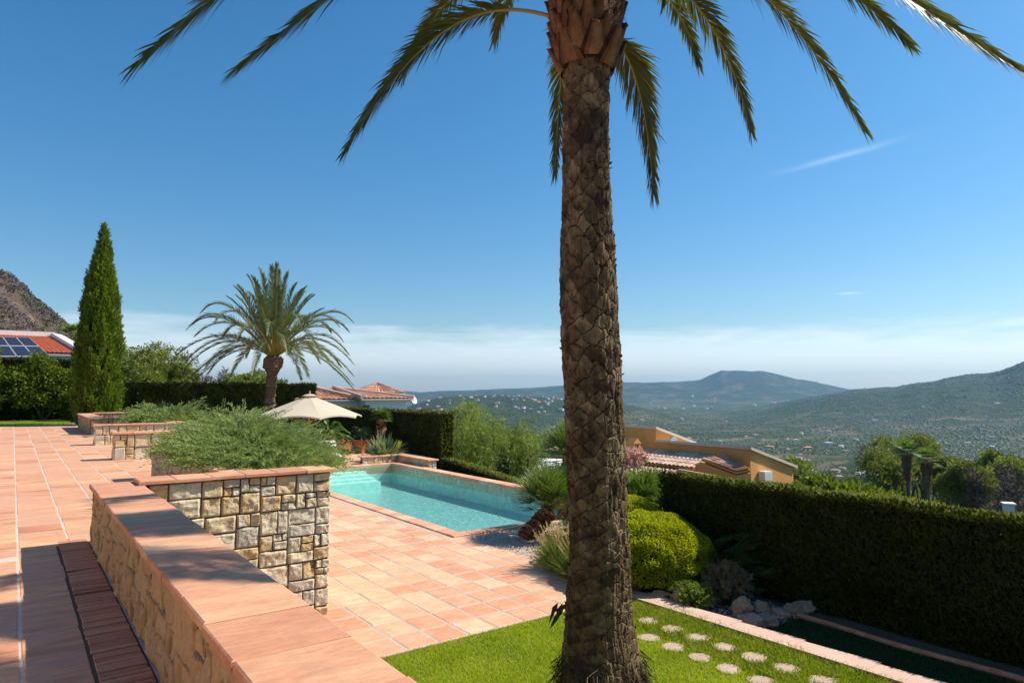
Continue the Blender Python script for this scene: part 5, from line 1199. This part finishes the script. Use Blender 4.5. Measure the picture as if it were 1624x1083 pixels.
# ------------------------------------------------------------------ trees
def pine(label, x, y, z0, H, Rr, mat='pine', ncl=38, per=130, L=.35, W=.12, name='pine_tree', group=None, flat=.75, crown_frac=.6, cr=.34, trunkr=.18, lean=(0, 0)):
    t_ = thing(name, label, 'tree', (x, y, z0), group); hc = H * crown_frac
    cc = V3(x + lean[0], y + lean[1], z0 + H - hc / 2)
    mb = MB(); centers = crown(mb, cc, (Rr, Rr, hc / 2), ncl, per, L, W, 0, cr, flat); mb.build('crown', M[mat], t_)
    mb = MB(); limbs(mb, (x, y, z0 - .4), [c for c in centers[:7]], trunkr, .25); mb.tube([[x, y, z0 - .4], [x + lean[0] * .5, y + lean[1] * .5, z0 + H * .5], cc], [trunkr * 1.2, trunkr, trunkr * .4], 7); mb.build('trunk', M['bark'], t_)
    return t_
def tree_px(label, px, ytop, D, H, Rr, **kw):
    p = atD(px, ytop, D); return pine(label, float(p[0]), float(p[1]), float(p[2]) - H, H, Rr, **kw)
# behind the long back hedge
tree_px('big rounded pine behind the back hedge, just right of the cypress', 250, 548, 72, 8.5, 3.3, per=230, L=.30, W=.10, ncl=60)
tree_px('pine crown partly hidden by the cypress', 206, 552, 75, 8, 2.6, per=200, L=.30, W=.10, ncl=42)
tree_px('low pine at the right shoulder of the big rounded one', 285, 574, 70, 6.5, 1.9, per=180, L=.28, W=.10)
tree_px('low rounded pine in front of the big one behind the hedge', 228, 580, 62, 5.5, 1.7, per=170, L=.26, W=.09)
tree_px('light green pine left of the second palm trunk', 388, 584, 70, 6.5, 2.0, per=190, L=.28, W=.10)
tree_px('pine crown touching the second palm trunk', 412, 589, 74, 6.5, 1.7, per=170, L=.28, W=.10)
def dead_tree(label, px, ytop, D, H, Rr, group='leafless trees'):
    p = atD(px, ytop, D); x, y, z0 = float(p[0]), float(p[1]), float(p[2]) - H; t_ = thing('leafless_tree', label, 'tree', (x, y, z0), group)
    mb = MB(); mb.tube([[x, y, z0], [x, y, z0 + H * .9]], [.16, .03], 6)
    mb.build('trunk', M['dead'], t_); mb = MB(); 
    for i in range(110):
        h = H * (.25 + .7 * R.rand()); a = R.rand() * 6.283; l = Rr * (1.15 - h / H * .8) * (.6 + .5 * R.rand()); b = V3(x, y, z0 + h); e = b + V3(math.cos(a) * l, math.sin(a) * l, l * (.3 + .5 * R.rand()))
        mb.tube([b, (b + e) / 2 + R.randn(3) * .08, e], [.03, .02, .01], 3, cap=False)
        k = 16; t = .3 + .7 * R.rand(k); P = b + (e - b) * t[:, None]; tris(mb, P, nrm((e - b)[None] + R.randn(k, 3) * l * .7), l * .45, .035, 0)
    mb.build('branches', M['dead'], t_)
dead_tree('purplish leafless tree behind the back hedge, left one', 322, 590, 70, 6.5, 2.2); dead_tree('taller purplish leafless tree behind the back hedge', 356, 583, 75, 7, 1.9); dead_tree('faint leafless tree between pine and palm', 342, 596, 70, 6, 1.5)
# small pine poking up by the palm, fan palm tops above hedges
tree_px('thin wispy conifer beside the second palm trunk', 440, 589, 60, 5, .9, ncl=9, per=90, L=.3, W=.06, cr=.4, flat=.35, mat='pine', trunkr=.05, crown_frac=.4)
def far_fan(label, px, ytop, D, H, Rf, n=22, skirt=True, group=None, w=.09, mat='fan'):
    p = atD(px, ytop, D); x, y, z0 = float(p[0]), float(p[1]), float(p[2]) - H; t_ = thing('fan_palm', label, 'palm tree', (x, y, z0), group)
    mb = MB(); mb.tube([[x, y, z0 - .5], [x, y, z0 + H - Rf]], [.2, .17], 8); mb.build('trunk', M['bark'], t_)
    mb = MB(); c = V3(x, y, z0 + H - Rf * 1.05)
    for i in range(n):
        a = i * 2.4; el = rad(-35 + 115 * i / n); D_ = V3(math.cos(a) * math.cos(el), math.sin(a) * math.cos(el), math.sin(el)); fan_leaf(mb, c, D_, V3(0, 0, 1) if abs(D_[2]) < .9 else V3(1, 0, 0), Rf * .62, 12, w, 2.3, pet=Rf * .42)
    mb.build('crown', [M[mat], M['rachis']], t_)
    if skirt:
        mb = MB(); k = 700; a = R.rand(k) * 6.283; h = R.rand(k); P = np.stack([x + .34 * np.cos(a) * (.4 + .6 * h), y + .34 * np.sin(a) * (.4 + .6 * h), c[2] - Rf * 1.5 + Rf * 1.5 * h], 1)
        diamonds(mb, P, nrm(V3(0, 0, -1) + R.randn(k, 3) * .25), .6, .12, 0); mb.build('dry_skirt', M['skirt'], t_)
far_fan('fan palm top showing just above the right end of the back hedge', 482, 600, 52, 5, 1.3, skirt=False)
far_fan('dry-skirted palm with brown head left of the cypress', 117, 503, 62, 8, 1.4, skirt=True, mat='bush')
far_fan('tiny fan palm top right of the pines behind the hedge', 293, 583, 80, 7, 1.2, skirt=False)
far_fan('fan palm with hanging dry skirt, left of the pair on the slope', 1437, 688, 74, 9.0, 1.55, skirt=True, group='fan palms on the slope')
far_fan('fan palm with hanging dry skirt, right of the pair on the slope', 1468, 702, 70, 8.4, 1.4, skirt=True, group='fan palms on the slope')
# pepper tree behind the low hedge
def weeping(label, px, ytop, D, H, Rr):
    p = atD(px, ytop, D); x, y, z0 = float(p[0]), float(p[1]), float(p[2]) - H; t_ = thing('pepper_tree', label, 'tree', (x, y, z0))
    mb = MB(); ms = MB(); heads = []
    for i in range(95):
        d_ = blob_dirs(1, .2)[0]; q = R.rand() ** .35; heads.append(V3(x, y, z0 + H * .60) + d_ * V3(Rr, Rr, H * .40) * q)
    limbs(ms, (x, y, z0 - 1), heads[:16], .2, .15); ms.build('trunk', M['bark'], t_)
    for hd in heads:
        tn = R.rand()
        for j in range(12):
            b = hd + R.randn(3) * V3(.30, .30, .22); l = .5 + .8 * R.rand(); o = nrm(R.randn(3) * V3(1, 1, 0)); C = bez(b, b + o * .25 + V3(0, 0, .12), b + o * .4 - V3(0, 0, l * .4), b + o * .45 - V3(0, 0, l), 8)
            k = 26; t = np.linspace(.05, 1, k); fi = t * 7; ii = np.minimum(fi.astype(int), 6); f = (fi - ii)[:, None]; P = C[ii] * (1 - f) + C[ii + 1] * f
            diamonds(mb, P, nrm(R.randn(k, 3) * .7 + V3(0, 0, -.5)), .15, .028, 0, np.clip(tn * .5 + .5 * R.rand(k), 0, 1))
    mb.build('crown', M['pepper'], t_)
weeping('feathery light green pepper tree behind the low hedge, centre', 772, 650, 33, 6.4, 2.1)
weeping('feathery pepper tree behind the end of the tall hedge', 738, 637, 39, 7, 1.5)
weeping('drooping pepper tree branch mass nearest the big trunk', 826, 668, 33, 5.8, 1.25)
tree_px('bright dark-hearted pine between pepper tree and trunk', 880, 678, 62, 9, 3.4, per=200, L=.3, W=.1)
tree_px('second pine low beside the big trunk', 868, 698, 50, 8, 2.4, per=200, L=.28, W=.1, mat='pine')
tree_px('small shrub-like pine under the pepper tree', 850, 720, 45, 6, 2.0, per=160, L=.25, W=.1, mat='pine')
# right slope
G_ = 'pines on the slope below the hedge'
slope = [(1405, 712, 84, 9, 3.2, 'light'), (1428, 682, 96, 12, 4.2, 'light'), (1462, 690, 92, 11, 3.0, 'light'), (1500, 716, 80, 8, 2.0, 'light'), (1530, 728, 74, 8, 2.4, 'light'), (1572, 712, 90, 10, 2.6, 'light'), (1600, 726, 84, 8, 2.4, 'light')]
nmz = ['leftmost of the bright green trees above the hedge top', 'tall bright tree left of the two fan palms', 'bright cone-shaped tree right behind the fan palms', 'small leaning light green tree right of the fan palms', 'rounded light green tree in the middle of the slope', 'light green tree behind the purplish bare ones', 'light green tree near the right edge of the photo']
for (px, yt, D, H, Rr, _), lb in zip(slope, nmz): tree_px(lb, px, yt, D, H, Rr, per=210, L=.34, W=.13, mat='pine', group=G_, name='broad_tree', ncl=44)
for (px, yt, D, H, Rr), lb in zip([(1548, 742, 72, 7, 2.0), (1585, 738, 76, 8, 2.6), (1612, 748, 70, 7.5, 2.6), (1374, 706, 120, 9, 3)], ['purplish leafless tree in the middle of the right slope', 'larger purplish leafless tree near the right edge', 'leafless tree cut by the right edge of the photo', 'leafless tree above the white flat roof']): dead_tree(lb, px, yt, D, H, Rr)
protos = []
for i in range(5):
    o = pine('round pine among the others on the slope beyond the hedge', 0, 0, 0, 8.5, 3.0 + .3 * i, mat=('pine', 'pine', 'pine_d')[i % 3], per=130, L=.5, W=.2, ncl=30, group='pines on the valley slope'); protos.append(o)
spots = []
for i in range(2600):
    D = 95 + 330 * R.rand() ** 1.2; px = R.uniform(1000, 1660) if R.rand() < .8 else R.uniform(640, 900)
    p = atD(px, 600, D); z = float(terrain_z(p[0], p[1])); 
    if any((p[0] - q[0]) ** 2 + (p[1] - q[1]) ** 2 < (4.4) ** 2 for q in spots): continue
    if 1280 < px < 1345 and D < 0: continue
    spots.append((p[0], p[1], z))
    if len(spots) >= 235: break
for i, (x, y, z) in enumerate(spots):
    o = protos[i] if i < 5 else copy_tree(protos[i % 5])
    o.location = (x, y, z - .5); s = .7 + .55 * R.rand(); o.scale = (s * 1.05, s * 1.05, s); o.rotation_euler = (0, 0, R.rand() * 6.28)
# low white flat roof and neighbours partly seen above the hedges
def villa(label, x, y, z, sx, sy, h, rz, wall='white', group=None, flat=False, name='villa', nowin=False):
    t_ = thing(name, label, 'house', (x, y, z), group, rz)
    mb = MB(); mb.box((-sx / 2, -sy / 2, -3), (sx / 2, sy / 2, h), 0, .5); mb.build('wall', M[wall], t_, local=True)
    mb = MB(); e = .5
    if flat: mb.box((-sx / 2 - e, -sy / 2 - e, h + .01), (sx / 2 + e, sy / 2 + e, h + .35), 0, .8)
    else:
        rg = sx / 2 - sy / 2 if sx > sy else 0; hz = h + min(sx, sy) * .22
        V = [[-sx / 2 - e, -sy / 2 - e, h], [sx / 2 + e, -sy / 2 - e, h], [sx / 2 + e, sy / 2 + e, h], [-sx / 2 - e, sy / 2 + e, h], [-rg, 0, hz], [rg + .01, 0, hz]]
        mb.add(V, [[0, 1, 5, 4], [2, 3, 4, 5]], 0, .5); mb.add(V, [[1, 2, 5], [3, 0, 4]], 0, .5); mb.add(V[:4], [[3, 2, 1, 0]], 0, .5)
    mb.build('roof', M['white'] if flat else M['rtile'], t_, local=True)
    if not nowin:
        mb = MB()
        for k in range(max(2, int(sx / 3.5))):
            xx = -sx / 2 + (k + .5) * sx / max(2, int(sx / 3.5)); mb.box((xx - .6, -sy / 2 - .04, .9), (xx + .6, -sy / 2 - .005, 2.1), 0, .5)
        mb.build('windows', M['glass'], t_, local=True)
    return t_
p = atD(1388, 748, 120); villa('white flat-roofed house low behind the hedge, left of the fan palms', p[0], p[1], p[2] - 3.4, 4.4, 4.4, 2.8, .4, flat=True)
p = atD(820, 733, 40); villa('white flat roof low behind the low hedge, under the pepper tree', p[0], p[1], p[2] - 3.2, 5.5, 5, 2.8, .6, flat=True)
p = atD(1600, 808, 30); t_ = thing('chimney', 'pale render chimney poking up behind the right hedge', 'chimney', (p[0], p[1], p[2] - 4)); mb = MB()
r_ = rad(30); mb.box((p[0] - .18, p[1] - .15, p[2] - 4), (p[0] + .18, p[1] + .15, p[2] + .18), 0, .5, rot=r_); mb.box((p[0] - .22, p[1] - .19, p[2] + .181), (p[0] + .22, p[1] + .19, p[2] + .24), 0, .5, rot=r_); mb.build('stack', M['white'], t_)
# glossy shrub on top of the hedge line
p = atD(1345, 790, 22); wisp('glossy broad-leaved shrub just behind the right hedge top', (p[0], p[1], p[2] - .3), (1.6, 1.0, .55), 170, 'lime' if False else 'bush', 'broad_leaf_shrub', .3, .12)
for k_, (px, py, D, s) in enumerate([(1300, 768, 26, .9), (1400, 795, 22, .8)]):
    p = atD(px, py, D); wisp(['leafy shrub behind the hedge below the valley pines', 'small leafy shrub behind the hedge left of the fan palms'][k_], (p[0], p[1], p[2] - .3), (s, s, .5), 90, 'bush', 'broad_leaf_shrub', .22, .09)

# distant villas: real houses, each its own object
VP = [villa('small distant house on the valley floor among trees', 0, 0, 0, 13, 8, 4.2, 0, w_, 'far houses in the valley', flat=fl, nowin=True, name='far_house') for w_, fl in (('white', False), ('white', True), ('white', False), ('ochre', False))]
VP[3]['label'] = 'tiny distant ochre house in the valley'
hs = []
def place(n, pxr, rr, lbl, grp, sc_=(1, 1.6), cl=None):
    c = 0; k = 0
    while c < n and k < n * 40:
        k += 1; px = R.uniform(*pxr); Rr = math.exp(R.uniform(math.log(rr[0]), math.log(rr[1]))); a = rad(float(px_az(px)))
        x, y = Rr * math.sin(a), Rr * math.cos(a)
        if cl is not None and fbm(np.array([[x, y]]), cl, 2)[0] < .53: continue
        if any((x - q[0]) ** 2 + (y - q[1]) ** 2 < 20 ** 2 for q in hs): continue
        hs.append((x, y)); j = R.randint(0, 3) if R.rand() < .9 else 3; src = VP[j]
        if not src.get('used'): o = src; src['used'] = 1
        else: o = copy_tree(src)
        o.location = (x, y, float(terrain_z(x, y)) - .3); s = R.uniform(*sc_); o.scale = (s, s, s); o.rotation_euler = (0, 0, R.rand() * 3.14 - 1.57 + .6)
        o['label'] = lbl if j < 3 else lbl.replace('white', 'ochre'); o['group'] = grp; c += 1
place(55, (1000, 1700), (850, 1700), 'white villa among trees on the near valley floor', 'villas on the near valley floor', (.7, 1.15), .004)
place(70, (640, 1700), (1700, 3400), 'small distant white house out on the middle valley floor', 'houses on the middle valley floor', (.8, 1.7), .003)
place(50, (780, 905), (2900, 3700), 'tiny white house of the hillside estate left of the big trunk', 'houses of the hillside estate', (1.0, 1.5))
place(24, (640, 790), (3000, 3800), 'tiny white house scattered on the far left ridge', 'houses on the far left ridge', (1.0, 1.6))
place(36, (1000, 1420), (5600, 8200), 'speck of a white house at the foot of the far mountain', 'houses at the foot of the mountain', (1.6, 3.0))
place(14, (740, 900), (1400, 2100), 'pale house in the hamlet left of the trunk', 'houses of the hamlet', (.7, 1.2))
for v in VP:
    if 'used' in v: del v['used']
for o in bpy.data.objects:
    if 'used' in o: del o['used']

# ------------------------------------------------------------------ far woodland: nobody could count it
octv = np.array([[1, 0, 0], [0, 1, 0], [-1, 0, 0], [0, -1, 0]], float)
def far_trees(name, label, n, r0, r1, px0_, px1_, s0, s1, mat, dens=.45, dsc=.004, quads=0, zmin=None, shape=.8, kr=.24):
    Rr = np.exp(R.uniform(math.log(r0), math.log(r1), n)); a = np.radians(px_az(R.uniform(px0_, px1_, n))); x, y = Rr * np.sin(a), Rr * np.cos(a)
    dn = fbm(np.stack([x, y], -1), dsc, 4); keep = (dn > dens) | (R.rand(n) < kr); x, y, Rr = x[keep], y[keep], Rr[keep]; n = len(x)
    z = terrain_z(x, y); s = s0 + (s1 - s0) * R.rand(n) ** 1.5; mb = MB(); c = np.stack([x, y, z + s * shape * .5], 1)
    if quads:
        per = quads; q = nrm(R.randn(n, per, 3)); q[..., 2] = np.abs(q[..., 2]) * 1.1 - .25; P = c[:, None] + q * (s[:, None, None] * V3(1, 1, shape)) * (.75 + .35 * R.rand(n, per, 1)); D = nrm(q + R.randn(n, per, 3) * .6)
        diamonds(mb, P.reshape(-1, 3), D.reshape(-1, 3), np.repeat(s * .62, per), np.repeat(s * .42, per), 0, np.clip(np.repeat(R.rand(n) * .6, per) + .4 * R.rand(n * per), 0, 1))
    else:
        ring = [(0.0, .9), (.35, 1.0), (.7, .72), (1.0, .3)]; k = 6; rot = R.rand(n) * 6.28; Vv = []
        for h, w in ring:
            aa = rot[:, None] + np.arange(k) / k * 6.283; rr0 = s[:, None] * w * (.75 + .5 * R.rand(n, k)); Vv.append(np.stack([x[:, None] + rr0 * np.cos(aa), y[:, None] + rr0 * np.sin(aa), z[:, None] + s[:, None] * shape * h * (.9 + .25 * R.rand(n, k)) - .5], -1))
        V = np.stack(Vv, 1).reshape(n, 4 * k, 3); top = np.stack([x, y, z + s * shape * 1.12], 1)[:, None]; V = np.concatenate([V, top], 1); b = (np.arange(n) * (4 * k + 1))[:, None]; Fq = []
        for i in range(3):
            for j in range(k): Fq.append([i * k + j, i * k + (j + 1) % k, (i + 1) * k + (j + 1) % k, (i + 1) * k + j])
        r_ = R.rand(n); mb.add(V, np.concatenate([b + np.array([f]) for f in Fq]), 0, np.tile(r_, len(Fq)))
        Ft = [[3 * k + j, 3 * k + (j + 1) % k, 4 * k] for j in range(k)]; nq_ = len(V.reshape(-1, 3)); mb.t.append(np.concatenate([b + np.array([f]) for f in Ft]) + (mb.n - nq_)); A_ = np.zeros((n * k, 3)); A_[:, 1] = np.tile(r_, k); mb.ta.append(A_)
    tag(mb.build(name, M[mat], kind='stuff'), label, 'woodland', kind='stuff')
far_trees('far_woodland', 'nearer woodland on the slope below the garden', 2600, 110, 800, 560, 1720, 2.0, 4.2, 'pine', .40, .02, quads=46)
far_trees('far_woodland', 'woodland and groves across the near valley', 20000, 600, 2000, 560, 1720, 1.8, 4.4, 'pine_d', .50, .006, quads=10)
far_trees('far_woodland', 'groves and hedgerows over the middle valley', 34000, 1700, 5200, 560, 1720, 3, 6, 'pine_d', .49, .004, shape=.6)
far_trees('far_woodland', 'wooded hills under the skyline', 14000, 3300, 6500, 560, 1720, 5, 9, 'pine_d', .46, .0015, shape=.22)
far_trees('burnt_scrub', 'grey burnt scrub and green bushes on the rocky hillside at the far left', 24000, 150, 700, -200, 330, .9, 1.9, 'dead', .36, .03, quads=14)
far_trees('hill_scrub', 'green scrub on the rocky hillside at the far left', 2200, 130, 620, -260, 420, 1.0, 2.4, 'pine', .48, .03, quads=22)

# ------------------------------------------------------------------ sky, sun, haze, camera
SUN_AZ, SUN_EL = 110.0, 46.0       # azimuth clockwise from +Y
w = bpy.data.worlds.new('World'); sc.world = w; w.use_nodes = True; t = w.node_tree; t.nodes.clear(); g = NG(t)
out = g.n('ShaderNodeOutputWorld'); bg = g.n('ShaderNodeBackground'); bg.inputs[1].default_value = .108
sky = g.n('ShaderNodeTexSky'); sky.sky_type = 'NISHITA'; sky.sun_disc = False; sky.sun_elevation = rad(SUN_EL); sky.sun_rotation = rad(SUN_AZ); sky.altitude = 200; sky.air_density = 1.0; sky.dust_density = .6; sky.ozone_density = 2.2
tc = g.n('ShaderNodeTexCoord'); sx = g.n('ShaderNodeSeparateXYZ'); g.l(tc.outputs['Generated'], sx.inputs[0])
# thin bank of cloud low over the horizon, and two small cirrus streaks
el = mathn(g, 'MULTIPLY', mathn(g, 'ARCSINE', sx.outputs[2]), 57.2958)
mp = g.n('ShaderNodeMapping'); mp.inputs['Scale'].default_value = (3.2, 3.2, 22); g.l(tc.outputs['Generated'], mp.inputs[0])
cn = noise(g, 1.6, 6, mp.outputs[0], .6, .4)
eln = mathn(g, 'ADD', el, mathn(g, 'MULTIPLY', cn, -6.0))
band = g.n('ShaderNodeMapRange'); band.interpolation_type = 'SMOOTHSTEP'; g.l(eln, band.inputs[0]); band.inputs[1].default_value = 2.9; band.inputs[2].default_value = .2
low = g.n('ShaderNodeMapRange'); low.interpolation_type = 'SMOOTHSTEP'; g.l(el, low.inputs[0]); low.inputs[1].default_value = .3; low.inputs[2].default_value = 3.0; low.inputs[3].default_value = .35
cf = mathn(g, 'MULTIPLY', mathn(g, 'MULTIPLY', band.outputs[0], low.outputs[0]), .46)
def streak(px, py, halfaz, halfel, slope, strength):
    d = nrm(V3(*ray(px, py))); e0 = math.degrees(math.asin(d[2])); az = math.atan2(d[0], d[1])
    # local azimuth difference in degrees
    azn = mathn(g, 'SUBTRACT', mathn(g, 'ARCTAN2', sx.outputs[0], sx.outputs[1]), az); azd = mathn(g, 'MULTIPLY', azn, 57.2958)
    v = mathn(g, 'SUBTRACT', mathn(g, 'SUBTRACT', el, e0), mathn(g, 'MULTIPLY', azd, slope)); v = mathn(g, 'ADD', v, mathn(g, 'MULTIPLY', mathn(g, 'SUBTRACT', cn, .5), halfel * 2.5))
    q = mathn(g, 'ADD', mathn(g, 'POWER', mathn(g, 'DIVIDE', azd, halfaz), 2), mathn(g, 'POWER', mathn(g, 'ABSOLUTE', mathn(g, 'DIVIDE', v, halfel)), 2))
    return mathn(g, 'MULTIPLY', mathn(g, 'EXPONENT', mathn(g, 'MULTIPLY', q, -1)), strength)
cs = mathn(g, 'ADD', streak(1330, 248, 3.4, .20, .14, .17), streak(1346, 465, .8, .10, 0, .28))
tot = mathn(g, 'MINIMUM', mathn(g, 'ADD', cf, cs), 1)
hs_ = g.n('ShaderNodeHueSaturation'); hs_.inputs['Saturation'].default_value = 1.26; hs_.inputs['Value'].default_value = .93; g.l(sky.outputs[0], hs_.inputs['Color'])
hz = g.n('ShaderNodeMapRange'); hz.interpolation_type = 'SMOOTHSTEP'; g.l(el, hz.inputs[0]); hz.inputs[1].default_value = -2; hz.inputs[2].default_value = 26
skyc = mixc(g, tot, mixc(g, 1.0, hs_.outputs[0], mixc(g, hz.outputs[0], (.85, .90, .92), (.70, 1.045, 1.07)), 'MULTIPLY'), (8.5, 8.8, 9.3))
g.l(skyc, bg.inputs[0]); g.l(bg.outputs[0], out.inputs[0])
sd_ = bpy.data.lights.new('sun', 'SUN'); sd_.energy = 5.0; sd_.angle = rad(.53); sd_.color = (1.0, .90, .75)
so = bpy.data.objects.new('sun', sd_); COL.objects.link(so)
from mathutils import Vector
dv = Vector((math.sin(rad(SUN_AZ)) * math.cos(rad(SUN_EL)), math.cos(rad(SUN_AZ)) * math.cos(rad(SUN_EL)), math.sin(rad(SUN_EL))))
so.rotation_euler = dv.to_track_quat('Z', 'Y').to_euler()
# air
HAZE = True
if HAZE:
    m, t = nt('haze'); g = NG(t); out = g.n('ShaderNodeOutputMaterial'); pv = g.n('ShaderNodeVolumePrincipled')
    pv.inputs['Color'].default_value = (.33, .64, 1.0, 1); pv.inputs['Density'].default_value = 5.6e-5; pv.inputs['Anisotropy'].default_value = .3
    g.l(pv.outputs[0], out.inputs['Volume'])
    mb = MB(); mb.box((-13500, -13500, -215), (13500, 13500, 330)); ho = mb.build('haze', m, kind='stuff')
cam = bpy.data.cameras.new('camera'); cam.lens = 24; cam.sensor_width = 36; cam.clip_start = .05; cam.clip_end = 60000
co = bpy.data.objects.new('camera', cam); COL.objects.link(co); co.location = (0, 0, CZ); co.rotation_euler = (math.pi / 2 + PITCH, 0, -YAW); sc.camera = co
sc.view_settings.view_transform = 'Standard'; sc.view_settings.look = 'None'; sc.view_settings.exposure = 0.44; sc.view_settings.gamma = 1
sc.cycles.max_bounces = 6; sc.cycles.diffuse_bounces = 3; sc.cycles.glossy_bounces = 2; sc.cycles.transmission_bounces = 3; sc.cycles.transparent_max_bounces = 8; sc.cycles.volume_bounces = 0
sc.cycles.use_denoising = True
sc.cycles.sample_clamp_indirect = 6
